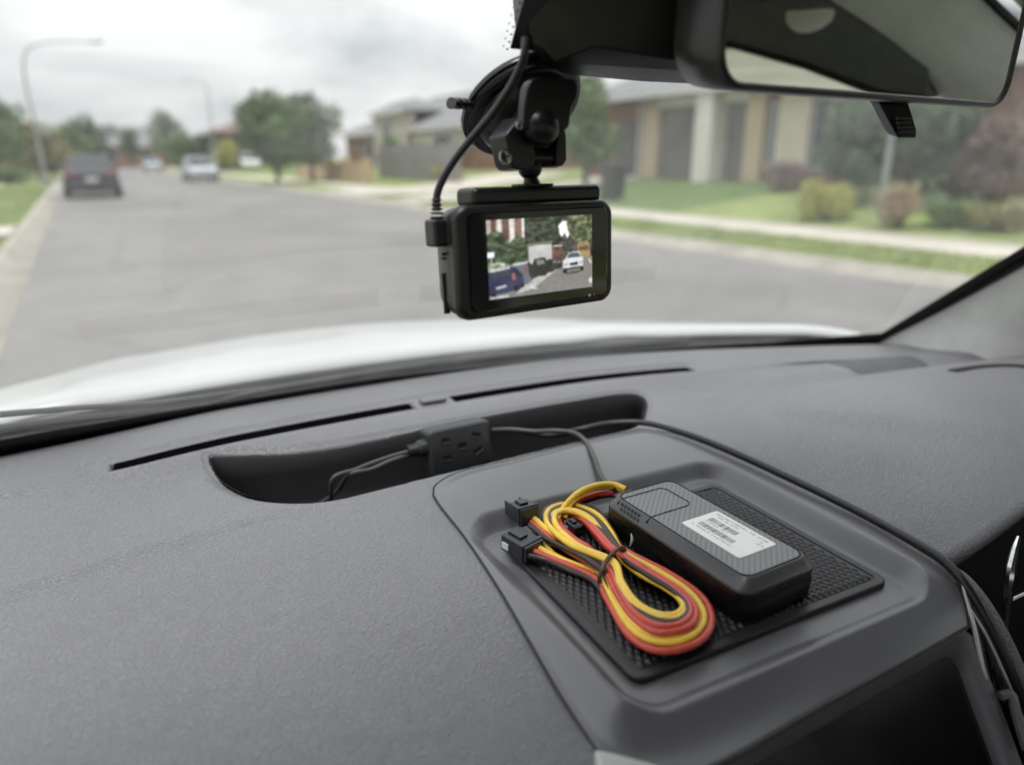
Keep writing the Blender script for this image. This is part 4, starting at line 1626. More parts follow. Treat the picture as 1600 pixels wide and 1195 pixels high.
# ------------------------------------------------------------------ the street
M['grass'] = pm('verge_grass', (.250, .300, .090), .9, col2=(.170, .215, .070), vscale=1.3, bump=.6, bscale=40, detail=9)
M['lawn'] = pm('lawn_grass', (.150, .220, .075), .9, col2=(.100, .155, .055), vscale=1.7, bump=.6, bscale=40, detail=9)
M['concrete'] = pm('kerb_concrete', (.36, .335, .285), .85, var=.18, vscale=1.5, bump=.2, bscale=60)
M['path'] = pm('path_concrete', (.50, .46, .39), .85, var=.10, vscale=1.1, bump=.2, bscale=60)
M['brickred'] = pm('red_brown_brick', (.24, .125, .085), .85, var=.25, vscale=5, bump=.3, bscale=30)
M['tan'] = pm('tan_render', (.53, .42, .29), .85, var=.05, vscale=2)
M['cream'] = pm('cream_render', (.62, .55, .43), .85, var=.05, vscale=2)
M['beige'] = pm('grey_beige_render', (.44, .40, .34), .85, var=.06, vscale=2)
M['whitewall'] = pm('pale_render', (.66, .64, .58), .85, var=.05, vscale=2)
M['garage'] = pm('grey_roller_door', (.16, .155, .15), .55, var=.06, vscale=3)
M['garagedark'] = pm('dark_garage_door', (.075, .07, .068), .55, var=.06, vscale=3)
M['roof'] = pm('grey_roof_tile', (.20, .20, .205), .8, var=.15, vscale=4, bump=.4, bscale=12)
M['roofred'] = pm('red_roof_tile', (.20, .125, .105), .8, var=.15, vscale=4, bump=.4, bscale=12)
M['fascia'] = pm('light_fascia', (.55, .54, .52), .6, var=.05)
M['window'] = pm('window_glass', (.035, .042, .048), .08, var=.1)
M['winframe'] = pm('window_frame', (.50, .50, .50), .5, var=.05)
M['fence'] = pm('dark_fence', (.22, .21, .20), .7, var=.15, vscale=3)
M['stonewall'] = pm('sandstone', (.50, .37, .24), .85, var=.2, vscale=2.5, bump=.4, bscale=15)
M['bark'] = pm('bark', (.11, .085, .065), .9, var=.3, vscale=9, bump=.6, bscale=40)
M['steel'] = pm('galvanised_steel', (.33, .34, .34), .5, metal=.4, var=.1, vscale=4)
M['tyre'] = pm('tyre_rubber', (.018, .018, .019), .8, var=.1)
M['rim'] = pm('alloy_rim', (.45, .45, .46), .35, metal=.8, var=.1)
M['cardark'] = pm('dark_car_paint', (.022, .022, .030), .25, coat=.5, var=.05)
M['carsilver'] = pm('silver_car_paint', (.52, .55, .58), .3, metal=.3, coat=.5, var=.04)
M['carwhite'] = pm('white_ute_paint', (.72, .72, .71), .3, coat=.4, var=.03)
M['carglass'] = pm('car_window', (.035, .040, .043), .30, var=.05, spec=.15)
M['lampred'] = pm('tail_lamp', (.20, .03, .03), .25, var=.05)
M['lampclear'] = pm('head_lamp', (.6, .62, .64), .15, var=.05)
M['plate'] = pm('number_plate', (.65, .65, .60), .5, var=.05)
M['bingreen'] = pm('green_bin', (.022, .060, .035), .5, var=.1)
M['bindark'] = pm('dark_bin', (.035, .037, .038), .5, var=.1)


def asphalt_mat():
    m, t, b = _mat('worn_asphalt')
    tc = t.nodes.new("ShaderNodeTexCoord")
    fac = None
    for sc, wt in ((.22, .55), (1.7, .25), (14, .20)):
        nz = t.nodes.new("ShaderNodeTexNoise")
        nz.inputs['Scale'].default_value = sc
        nz.inputs['Detail'].default_value = 6
        nz.inputs['Distortion'].default_value = .6
        t.links.new(tc.outputs['Object'], nz.inputs['Vector'])
        ma = t.nodes.new("ShaderNodeMath")
        ma.operation = 'MULTIPLY_ADD'
        ma.inputs[1].default_value = wt
        ma.inputs[2].default_value = 0
        t.links.new(nz.outputs['Fac'], ma.inputs[0])
        if fac is not None:
            t.links.new(fac.outputs['Value'], ma.inputs[2])
        fac = ma
    vo = t.nodes.new("ShaderNodeTexVoronoi")
    vo.feature = 'DISTANCE_TO_EDGE'
    vo.inputs['Scale'].default_value = .16
    t.links.new(tc.outputs['Object'], vo.inputs['Vector'])
    cr_ = t.nodes.new("ShaderNodeMapRange")
    cr_.inputs['From Max'].default_value = .007
    cr_.inputs['To Min'].default_value = .80
    t.links.new(vo.outputs['Distance'], cr_.inputs['Value'])
    rp = t.nodes.new("ShaderNodeValToRGB")
    rp.color_ramp.elements[0].position = .38
    rp.color_ramp.elements[1].position = .62
    rp.color_ramp.elements[0].color = (.150, .143, .135, 1)
    rp.color_ramp.elements[1].color = (.240, .229, .216, 1)
    t.links.new(fac.outputs['Value'], rp.inputs['Fac'])
    mu = t.nodes.new("ShaderNodeMixRGB")
    mu.blend_type = 'MULTIPLY'
    mu.inputs[0].default_value = 1
    t.links.new(rp.outputs['Color'], mu.inputs[1])
    t.links.new(cr_.outputs['Result'], mu.inputs[2])
    t.links.new(mu.outputs['Color'], b.inputs['Base Color'])
    b.inputs['Roughness'].default_value = .85
    return m


M['asphalt'] = asphalt_mat()


def leaf_mat(name, c1, c2):
    m, t, b = _mat(name)
    oi = t.nodes.new("ShaderNodeAttribute")
    oi.attribute_name = "tone"
    rp = t.nodes.new("ShaderNodeValToRGB")
    rp.color_ramp.elements[0].color = (*c1, 1)
    rp.color_ramp.elements[1].color = (*c2, 1)
    t.links.new(oi.outputs['Fac'], rp.inputs['Fac'])
    t.links.new(rp.outputs['Color'], b.inputs['Base Color'])
    b.inputs['Roughness'].default_value = .6
    return m


M['leafgreen'] = leaf_mat('leaf_green', (0.072, 0.126, 0.044), (0.174, 0.265, 0.102))
M['leafdark'] = leaf_mat('leaf_dark', (0.044, 0.085, 0.041), (0.122, 0.187, 0.091))
M['leafolive'] = leaf_mat('leaf_olive', (0.154, 0.143, 0.061), (0.306, 0.276, 0.122))
M['leafgrey'] = leaf_mat('leaf_grey_green', (0.122, 0.146, 0.102), (0.245, 0.286, 0.204))
M['leafgold'] = leaf_mat('leaf_gold', (0.224, 0.245, 0.061), (0.530, 0.510, 0.143))
M['leafrust'] = leaf_mat('leaf_rust', (0.192, 0.162, 0.084), (0.480, 0.324, 0.168))
M['leafpurple'] = leaf_mat('leaf_purple', (0.143, 0.112, 0.091), (0.286, 0.204, 0.163))


def gz(u):
    return float(np.interp(u, [-300, -14, -5, -1.1, 8.6, 12.4, 18, 40, 300], [.5, .4, .15, .10, .10, .14, .75, .9, 1.5]))


def strip(name, prof, v0, v1, mat, nv=2):
    """cross-section (u, z) swept along the street"""
    V = []
    vs_ = np.linspace(v0, v1, nv)
    for u, z in prof:
        for v in vs_:
            V.append(tuple(W(u, v, z)))
    return np_mesh(name, V, grid_faces(len(prof), nv), mat, None, smooth=False)


struct(strip('ground', [(-300, .5), (-14, .4), (-5, .15), (-1.12, .10), (-1.1, -.05), (8.62, -.05), (8.64, .10), (12.4, .14), (18, .75), (40, .9), (300, 1.5)], -80, 500, 'grass', 60))
struct(strip('road', [(-.72, .0), (1.5, .03), (3.8, .045), (6.2, .03), (8.27, .0)], -80, 420, 'asphalt', 40))
struct(strip('kerb', [(-.70, -.04), (-.70, .004), (-.98, .010), (-1.02, .10), (-1.15, .112), (-1.17, -.04)], -80, 420, 'concrete', 2))
struct(strip('kerb', [(8.25, -.04), (8.25, .004), (8.52, .010), (8.57, .10), (8.70, .112), (8.72, -.04)], -80, 420, 'concrete', 2))
pth = struct(strip('footpath', [(10.55, .10), (10.56, .128), (12.25, .146), (12.26, .10)], -80, 300, 'path', 2))
struct(strip('footpath', [(-4.6, .10), (-4.59, .165), (-3.3, .138), (-3.29, .08)], -80, 300, 'path', 2))
struct(strip('lawn', [(12.3, .139), (15, gz(15) + .006), (17.95, gz(17.95) + .006)], 13.2, 20.3, 'lawn', 8))


def drive(u0, u1, v0, v1):
    us = np.linspace(u0, u1, 8)
    o = strip('driveway', [(u, max(gz(u), .10) + .034) for u in us], v0, v1, 'path', 2)
    return struct(o)


drive(8.72, 18, 20.5, 22.8)
drive(8.72, 18, 25.5, 30.5)
drive(-1.17, -9, 5.0, 12.0)
drive(-1.17, -9, 15.2, 17.2)

# loose blades on the nearer verges
gb = np.random.default_rng(4)
V_, F_, T_ = [], [], []
for k in range(16000):
    if k % 4 == 0:
        u, v = gb.uniform(-3.2, -1.2), gb.uniform(12.1, 40)
        if 15.1 < v < 17.3:
            continue
    elif k % 4 == 1:
        u, v = gb.uniform(12.4, 17.8), gb.uniform(13.3, 20.2)
    else:
        u, v = gb.uniform(8.75, 10.5), gb.uniform(2, 24)
        if 20.4 < v < 22.9:
            continue
    p = W(u, v, gz(u) + .004)
    a = gb.uniform(0, 6.28)
    h = gb.uniform(.03, .075)
    w_ = gb.uniform(.006, .014)
    i = len(V_)
    dx, dy = math.cos(a) * w_, math.sin(a) * w_
    lx, ly = gb.normal(0, .02), gb.normal(0, .02)
    V_ += [(p.x - dx, p.y - dy, p.z), (p.x + dx, p.y + dy, p.z), (p.x + lx, p.y + ly, p.z + h)]
    F_.append((i, i + 1, i + 2))
go = np_mesh('grass', V_, F_, 'grass', None, smooth=False)
go['kind'] = 'stuff'
go['label'] = 'short green grass on the verges and front lawn'


def leaves(name, blobs, n, size, mat, parent, seed, shell=.55):
    """leaf-sized quads spread through a set of ellipsoids"""
    r = np.random.default_rng(seed)
    wts = np.array([bl[3] * bl[4] * bl[5] for bl in blobs]) ** .75
    wts /= wts.sum()
    cnt = r.multinomial(n, wts)
    V, F, tone = [], [], []
    allp, allt = [], []
    for (x, y, z, a, b_, c), k in zip(blobs, cnt):
        d = r.normal(size=(k, 3))
        d /= np.linalg.norm(d, axis=1)[:, None]
        rad = (shell + (1 - shell) * r.random(k)) * (1 + .12 * r.normal(size=k))
        p = d * rad[:, None] * np.array([a, b_, c]) + np.array([x, y, z])
        allp.append(p)
        allt.append(np.full(k, r.random()) * .5 + r.random(k) * .5)
    P = np.concatenate(allp)
    T = np.concatenate(allt)
    k = len(P)
    e1 = r.normal(size=(k, 3))
    e1 /= np.linalg.norm(e1, axis=1)[:, None]
    e2 = np.cross(e1, r.normal(size=(k, 3)))
    e2 /= np.linalg.norm(e2, axis=1)[:, None]
    s = size * (.6 + .8 * r.random(k))[:, None]
    V = np.stack([P - e1 * s, P - e2 * s * .5, P + e1 * s, P + e2 * s * .5], 1).reshape(-1, 3)
    F = np.arange(k * 4).reshape(-1, 4)
    o = np_mesh(name, V, F, mat, parent, smooth=False)
    at = o.data.attributes.new('tone', 'FLOAT', 'POINT')
    at.data.foreach_set('value', np.repeat(T, 4).astype(np.float32))
    return o


def tree(px, ytop, wpx, d, mat, label, dens=1.0, stem=.28, name='tree', cat='tree', group=None, seed=None, airy=.55, xoff=0):
    rnd = random.Random(seed if seed is not None else int(px * 7 + d))
    base = atd(px, 280, d)
    u, v = UV(base)
    g = gz(u)
    base.z = g
    top = atd(px, ytop, d)
    H = top.z - g
    R = wpx * d / FPX / 2
    root = thing(name, label, cat, base, group)
    b = MB()
    crown0 = H * stem
    tr = .022 * H + .03
    lean = Vector((rnd.uniform(-.04, .04) * H, rnd.uniform(-.04, .04) * H, 0))
    pts = [base + Vector((0, 0, -.05)), base + lean * .3 + Vector((0, 0, H * .3)), base + lean + Vector((0, 0, H * .62)), base + lean * 1.3 + Vector((0, 0, H * .85))]
    b.tube(catmull(pts, 4), [tr * (1 - .8 * i / 12) for i in range(13)], 8)
    tips = []
    for k in range(7):
        a = rnd.uniform(0, 6.28)
        h0 = H * rnd.uniform(stem * .8, .7)
        s0 = base + lean * (h0 / H) + Vector((0, 0, h0))
        e = s0 + Vector((math.cos(a) * R * rnd.uniform(.4, .8), math.sin(a) * R * rnd.uniform(.4, .8), H * rnd.uniform(.08, .24)))
        b.tube([s0, (s0 + e) / 2 + Vector((0, 0, H * .03)), e], [tr * .45, tr * .3, tr * .12], 6)
        tips.append(e)
    b.build('trunk', 'bark', root, smooth=True)
    blobs = []
    nb_ = 16
    for k in range(nb_):
        t = rnd.random()
        zc = crown0 + (H - crown0) * (.15 + .75 * t)
        rr = R * (.9 * math.sin(math.pi * min(1, .22 + .72 * t)) ** .8)
        a = rnd.uniform(0, 6.28)
        q_ = rnd.uniform(.2, .72) * rr
        s = R * rnd.uniform(.30, .52)
        blobs.append((base.x + lean.x + math.cos(a) * q_, base.y + lean.y + math.sin(a) * q_, g + zc, s, s, min(s * rnd.uniform(.7, 1.1), (H - crown0) * .3)))
    for e in tips:
        s = R * rnd.uniform(.25, .38)
        blobs.append((e.x, e.y, e.z, s, s, s * .8))
    s = R * .3
    blobs.append((base.x + lean.x, base.y + lean.y, g + H - s * .9, s, s, s))
    leaves('crown', blobs, int(5200 * dens), max(.045, R * .055), mat, root, rnd.randrange(10 ** 6), airy)
    return root


def bush(px, ytop, ybot, wpx, d, mat, label, n=2600, name='shrub', cat='shrub', group=None):
    rnd = random.Random(int(px * 3 + d * 11))
    base = atd(px, ybot, d)
    u, v = UV(base)
    base.z = gz(u)
    top = atd(px, ytop, d)
    H = max(.4, top.z - base.z)
    R = wpx * d / FPX / 2
    root = thing(name, label, cat, base, group)
    b = MB()
    for k in range(6):
        a = rnd.uniform(0, 6.28)
        e = base + Vector((math.cos(a) * R * .5, math.sin(a) * R * .5, H * .6))
        b.tube([base + Vector((math.cos(a) * .04, math.sin(a) * .04, -.03)), (base + e) / 2, e], [.025, .018, .008], 5)
    b.build('stems', 'bark', root, smooth=True)
    blobs = []
    for k in range(14):
        a = rnd.uniform(0, 6.28)
        q_ = rnd.uniform(0, .65) * R
        s = R * rnd.uniform(.32, .5)
        zz = H * rnd.uniform(.25, .78)
        blobs.append((base.x + math.cos(a) * q_, base.y + math.sin(a) * q_, base.z + zz, s, s, min(s, H * .3)))
    leaves('foliage', blobs, n, max(.03, R * .06), mat, root, rnd.randrange(10 ** 6))
    return root


# ---- houses -------------------------------------------------------
def fbox(b, u0, u1, v0, v1, z0, z1):
    """box given in street coordinates"""
    c = [W(u, v, z) for u in (u0, u1) for v in (v0, v1) for z in (z0, z1)]
    b.add(c, [(0, 1, 3, 2), (4, 6, 7, 5), (0, 4, 5, 1), (2, 3, 7, 6), (0, 2, 6, 4), (1, 5, 7, 3)])


def part(root, name, mat, *boxes, parent=None):
    b = MB()
    for bx in boxes:
        fbox(b, *bx)
    return b.build(name, mat, parent or root)


def hip_roof(root, u0, u1, v0, v1, z0, rise, mat, over=.45):
    b = MB()
    u0, u1, v0, v1 = u0 - over, u1 + over, v0 - over, v1 + over
    um, hw_ = (u0 + u1) / 2, (u1 - u0) / 2
    vm, hv = (v0 + v1) / 2, (v1 - v0) / 2
    if hv > hw_:
        ra, rb_ = (um, v0 + hw_), (um, v1 - hw_)
    else:
        ra, rb_ = (u0 + hv, vm), (u1 - hv, vm)
    P = [W(u0, v0, z0), W(u1, v0, z0), W(u1, v1, z0), W(u0, v1, z0), W(*ra, z0 + rise), W(*rb_, z0 + rise)]
    Q = [p - Vector((0, 0, .08)) for p in P[:4]]
    if hv > hw_:
        fs = [(0, 1, 4), (1, 2, 5, 4), (2, 3, 5), (3, 0, 4, 5)]
    else:
        fs = [(0, 1, 5, 4), (1, 2, 5), (2, 3, 4, 5), (3, 0, 4)]
    b.add(P + Q, fs + [(6, 7, 1, 0), (7, 8, 2, 1), (8, 9, 3, 2), (9, 6, 0, 3), (9, 8, 7, 6)])
    r = b.build('roof', mat, root)
    b = MB()
    for a, c in ((u0, u0 - .03), (u1, u1 + .03)):
        fbox(b, min(a, c), max(a, c), v0, v1, z0 - .22, z0 - .02)
    b.build('gutter', 'fascia', r)
    return r


def window(root, u, v0, v1, z0, z1, out=-1):
    """frame with two panes on a wall that faces the street"""
    f = part(root, 'window', 'winframe', (u - .06, u + .02, v0, v1, z0, z0 + .06), (u - .06, u + .02, v0, v1, z1 - .06, z1), (u - .06, u + .02, v0, v0 + .06, z0 + .06, z1 - .06), (u - .06, u + .02, v1 - .06, v1, z0 + .06, z1 - .06), (u - .06, u + .02, (v0 + v1) / 2 - .03, (v0 + v1) / 2 + .03, z0 + .06, z1 - .06))
    for a, c in ((v0 + .06, (v0 + v1) / 2 - .03), ((v0 + v1) / 2 + .03, v1 - .06)):
        part(root, 'pane', 'window', (u - .03, u + .01, a, c, z0 + .06, z1 - .06), parent=f)
    return f


def garage_door(root, u, v0, v1, z0, z1, mat, n=5):
    f = part(root, 'garage_door', mat, (u - .01, u + .05, v0, v1, z0, z1))
    for k in range(n):
        a, c = z0 + (z1 - z0) * k / n, z0 + (z1 - z0) * (k + 1) / n
        part(root, 'door_panel', mat, (u - .035, u - .01, v0 + .03, v1 - .03, a + .012, c - .012), parent=f)
    return f


GZ = .72
h1 = thing('house', 'brick and cream house with grey garage doors and pale columns, right of the dash camera', 'house', W(18, 17, GZ), 'houses along the street')
part(h1, 'wall', 'brickred', (18.0, 27, 12.4, 24.5, GZ - .3, 3.35))
part(h1, 'column', 'tan', (17.70, 18.02, 19.85, 20.65, GZ - .1, 3.35))
garage_door(h1, 17.93, 17.72, 19.82, GZ, 3.05, 'garage')
part(h1, 'column', 'whitewall', (17.2, 17.98, 16.85, 17.55, GZ - .1, 3.42))
garage_door(h1, 17.93, 15.98, 16.82, GZ, 3.05, 'garage', 5)
part(h1, 'column', 'tan', (17.70, 18.02, 15.28, 15.92, GZ - .1, 3.35))
window(h1, 17.95, 14.86, 15.24, 1.2, 2.95)
part(h1, 'render_panel', 'cream', (17.80, 18.02, 13.75, 14.80, GZ - .1, 3.35))
window(h1, 17.95, 12.55, 13.70, 1.1, 3.0)
garage_door(h1, 17.93, 20.75, 22.5, GZ, 2.75, 'garagedark', 5)
part(h1, 'lintel', 'whitewall', (17.66, 18.0, 15.9, 19.85, 3.06, 3.40))
part(h1, 'downpipe', 'fascia', (17.88, 17.96, 12.42, 12.50, GZ, 3.3))
part(h1, 'downpipe', 'fascia', (17.60, 17.68, 20.68, 20.76, GZ, 3.3))
hip_roof(h1, 17.6, 27, 12.4, 24.5, 3.58, 2.1, 'roof', .5)

h2 = thing('house', 'cream and brick house with wide grey hip roof behind the dark fence', 'house', W(19, 45, .75), 'houses along the street')
part(h2, 'wall', 'brickred', (19, 30, 36, 58, .4, 3.1))
part(h2, 'wall', 'beige', (18.4, 19.02, 44.0, 50.0, .4, 4.3))
part(h2, 'wall', 'beige', (18.6, 19.02, 36.5, 43.5, 1.9, 3.1))
window(h2, 18.35, 46.6, 48.0, 2.2, 3.8)
window(h2, 18.55, 38.0, 40.2, 1.2, 2.7)
window(h2, 18.95, 51.5, 54.0, 1.2, 2.7)
hip_roof(h2, 19, 30, 36, 58, 3.2, 2.7, 'roof', .6)
hip_roof(h2, 18.4, 21, 44.0, 50.0, 4.35, .8, 'roof', .3)

h3 = thing('house', 'far house with dark walls and red tiled roof beside the second street lamp', 'house', W(13, 88, .6), 'houses along the street')
part(h3, 'wall', 'garagedark', (12.5, 22, 80, 94, .2, 3.9))
part(h3, 'wall', 'whitewall', (12.2, 12.52, 88, 93, .2, 3.4))
window(h3, 12.45, 81.5, 83.5, 1.2, 2.6)
window(h3, 12.15, 89.5, 91.2, 1.2, 2.6)
hip_roof(h3, 12.5, 22, 80, 94, 3.95, 1.6, 'roofred', .5)

h4 = thing('house', 'low far house with grey roof at the end of the street', 'house', W(2, 132, .4), 'houses along the street')
part(h4, 'wall', 'brickred', (-2, 16, 131, 142, 0, 3.2))
for a in (-.5, 4, 9):
    part(h4, 'window', 'winframe', (a, a + 2.0, 130.93, 131.0, 1.0, 2.4))
    part(h4, 'pane', 'window', (a + .1, a + 1.9, 130.9, 130.925, 1.1, 2.3))
hip_roof(h4, -2, 16, 131, 142, 3.2, 3.2, 'roof', .5)

h5 = thing('house', 'reddish brick house at the far right behind the trees', 'house', W(17.5, 5, .7), 'houses along the street')
part(h5, 'wall', 'brickred', (17.2, 27, -6, 9.6, .3, 3.3))
window(h5, 17.15, 3.0, 5.2, 1.2, 2.7)
window(h5, 17.15, -3.0, -.8, 1.2, 2.7)
hip_roof(h5, 17.2, 27, -6, 9.6, 3.45, 2.2, 'roof', .5)

h6 = thing('house', 'grey roofed house behind the trees on the left', 'house', W(-11, 50, .4), 'houses along the street')
part(h6, 'wall', 'cream', (-20, -10, 42, 60, .2, 2.9))
part(h6, 'window', 'winframe', (-10.0, -9.93, 46, 48, 1.0, 2.4))
part(h6, 'window', 'winframe', (-10.0, -9.93, 52, 54, 1.0, 2.4))
part(h6, 'pane', 'window', (-9.93, -9.90, 46.1, 47.9, 1.1, 2.3))
part(h6, 'pane', 'window', (-9.93, -9.90, 52.1, 53.9, 1.1, 2.3))
hip_roof(h6, -20, -10, 42, 60, 2.95, 2.4, 'roof', .5)

h7 = thing('house', 'cream house with pale boarded front, visible only in the rear view mirror', 'house', W(17, -18, .7), 'houses along the street')
part(h7, 'wall', 'whitewall', (16.5, 27, -34, -7.5, .3, 3.6))
for k in range(8):
    part(h7, 'board', 'whitewall', (16.46, 16.498, -33.8, -7.7, .75 + .35 * k, 1.07 + .35 * k))
hip_roof(h7, 16.5, 27, -34, -7.5, 3.75, 2.2, 'roof', .5)

# ---- fences and walls ----------------------------------------------
fn = thing('fence', 'dark grey paling fence in front of the cream house', 'fence', W(14.5, 34, .35))
for k in range(5):
    v = 29 + 2.4 * k
    part(fn, 'post', 'fence', (14.42, 14.58, v - .06, v + .06, .2, 2.15))
    if k < 4:
        pnl = part(fn, 'panel', 'fence', (14.47, 14.53, v + .07, v + 2.33, .42, 2.05))
        for j in range(8):
            part(fn, 'board', 'fence', (14.445, 14.468, v + .09 + .28 * j, v + .09 + .28 * j + .255, .44, 2.03), parent=pnl)
sw = thing('garden_wall', 'low sandstone garden wall beside the big leafy tree', 'garden wall', W(12.9, 44, .2))
for k in range(5):
    v = 36.5 + 3.2 * k
    part(sw, 'pier', 'stonewall', (12.75, 13.15, v - .2, v + .2, .05, 1.45))
    if k < 4:
        part(sw, 'wall_panel', 'stonewall', (12.85, 13.05, v + .2, v + 3.0, .05, 1.2))

# ---- trees and shrubs -------------------------------------------------
GT = 'street and garden trees'
tree(434, 150, 126, 37, 'leafgreen', 'dense green tree at the right kerb, left of its paler neighbour', 1.5, .2, group=GT)
tree(488, 146, 124, 40, 'leafgrey', 'paler grey-green tree just right of the dense green tree', 1.1, .2, group=GT)
tree(915, 120, 130, 24, 'leafgreen', 'green tree beside the garage, behind the camera mount', 1.5, .15, group=GT)
tree(1338, 140, 150, 16.5, 'leafdark', 'dark green garden tree just right of the house windows', 1.3, .08, group=GT)
tree(1448, 130, 190, 15.5, 'leafdark', 'wide dark tree below the mirror lever, behind the steel pole', 1.6, .08, group=GT)
tree(1545, 180, 120, 14.5, 'leafpurple', 'purplish tree at the right edge below the mirror', .9, .08, group=GT)
tree(2, 158, 110, 40, 'leafgreen', 'bright green tree at the left edge of the view', 1.0, .2, group=GT)
tree(62, 200, 120, 46, 'leafolive', 'olive brown tree behind the first street lamp', 1.1, .15, group=GT)
tree(112, 206, 90, 52, 'leafgreen', 'small green tree between the lamp and the dark car', .8, .15, group=GT)
tree(146, 178, 90, 62, 'leafdark', 'tall dark tree above the parked dark car', 1.0, .15, group=GT)
tree(211, 204, 44, 100, 'leafdark', 'small far tree standing alone against the sky', .6, .2, group=GT)
tree(264, 180, 76, 95, 'leafgrey', 'airy grey tree at the end of the street', .5, .25, group=GT, airy=.2)
tree(296, 208, 70, 78, 'leafgreen', 'round green tree behind the silver car', .9, .15, group=GT)
tree(358, 218, 48, 64, 'leafgold', 'yellow-green young tree beside the far house', .6, .2, group=GT)
tree(612, 218, 52, 40, 'leafgreen', 'slim green tree in front of the cream house', .7, .15, group=GT)
GS = 'garden shrubs'
bush(1290, 276, 345, 100, 14.4, 'leafgold', 'rounded yellow-green shrub at the end of the lawn', group=GS)
bush(1402, 286, 345, 90, 12.9, 'leafrust', 'rust coloured flowering shrub behind the steel pole', group=GS)
bush(1478, 300, 350, 90, 12.6, 'leafgreen', 'low green shrub right of the rust coloured one', group=GS)
bush(1232, 248, 285, 90, 19.0, 'leafpurple', 'dark reddish shrub under the cream wall', group=GS)
bush(1330, 235, 330, 90, 15.6, 'leafdark', 'dense dark shrub behind the yellow-green one', group=GS)
bush(1555, 315, 360, 110, 12.0, 'leafolive', 'olive low shrub at the right edge by the footpath', group=GS)
bush(700, 252, 292, 60, 33, 'leafgold', 'yellow-green shrub before the dark fence', group=GS)
bush(15, 262, 300, 70, 36, 'leafgreen', 'low green shrub at the left edge under the tree', group=GS)

# ---- street furniture ---------------------------------------------------
def lamp(px, d, ytop, tip, label):
    base = atd(px, 285, d)
    u, v = UV(base)
    base.z = gz(u)
    top = atd(px, ytop, d)
    root = thing('street_lamp', label, 'street lamp', base, 'street lamps')
    tp = Vector((base.x, base.y, top.z))
    e = atd(tip[0], tip[1], d)
    b = MB()
    mid = tp + (e - tp) * .25
    mid.z = tp.z + (e.z - tp.z) * .75
    P = catmull([base, base + (tp - base) * .5, tp, mid, e], 6)
    b.tube(P, [.075 - .04 * i / (len(P) - 1) for i in range(len(P))], 10)
    b.build('pole', 'steel', root, smooth=True)
    b = MB()
    b.tube([base + Vector((0, 0, -.02)), base + Vector((0, 0, .5))], .16, 10)
    b.build('base_sleeve', 'steel', root, smooth=True)
    b = MB()
    dr = (e - mid).normalized()
    b.tube([e - dr * .15, e, e + dr * .35, e + dr * .6], [.06, .15, .16, .05], 10, flat=.5)
    hd = b.build('lamp_head', 'steel', root, smooth=True)
    return root


lamp(72, 34, 108, (142, 66), 'tall grey street lamp on the left, its arm reaching over the road')
lamp(341, 60, 145, (288, 124), 'far thin street lamp with its arm pointing left')
pb = atz(1372, 352, gz(10.3))
pl_ = thing('steel_pole', 'plain grey steel pole on the verge below the mirror lever', 'pole', pb)
b = MB()
b.tube([pb, pb + Vector((0, 0, 5.6))], [.065, .05], 12)
b.build('shaft', 'steel', pl_, smooth=True)
b = MB()
b.tube([pb + Vector((0, 0, -.02)), pb + Vector((0, 0, .25))], .085, 12)
b.build('base_sleeve', 'steel', pl_, smooth=True)


def bin_(px, py, d, mat, label):
    base = atd(px, py, d)
    base.z = gz(UV(base)[0])
    root = thing('wheelie_bin', label, 'bin', base, 'wheelie bins')
    b = MB()
    b.m = Matrix.Translation(base)
    b.loft([[Vector((x * .21, y * .24, .06)) for x, y in ((-1, -1), (1, -1), (1, 1), (-1, 1))], [Vector((x * .28, y * .33, .95)) for x, y in ((-1, -1), (1, -1), (1, 1), (-1, 1))]])
    b.build('bin_body', mat, root, bevel=.03)
    b = MB()
    b.m = Matrix.Translation(base)
    b.loft([[Vector((x * .30, y * .35, .96)) for x, y in ((-1, -1), (1, -1), (1, 1), (-1, 1))], [Vector((x * .25, y * .30, 1.06)) for x, y in ((-1, -1), (1, -1), (1, 1), (-1, 1))]])
    b.build('lid', mat, root, bevel=.02)
    for s in (-1, 1):
        b = MB()
        b.m = Matrix.Translation(base + Vector((s * .24, .22, .10))) @ Matrix.Rotation(math.pi / 2, 4, 'Y')
        b.lathe([(.10, -.025), (.10, .025)], 14)
        b.build('wheel', 'tyre', root)
    return root


bin_(143, 303, 30, 'bingreen', 'green wheelie bin on the verge left of the dark car')
bin_(958, 300, 20.5, 'bindark', 'dark wheelie bin on the lawn right of the dash camera')


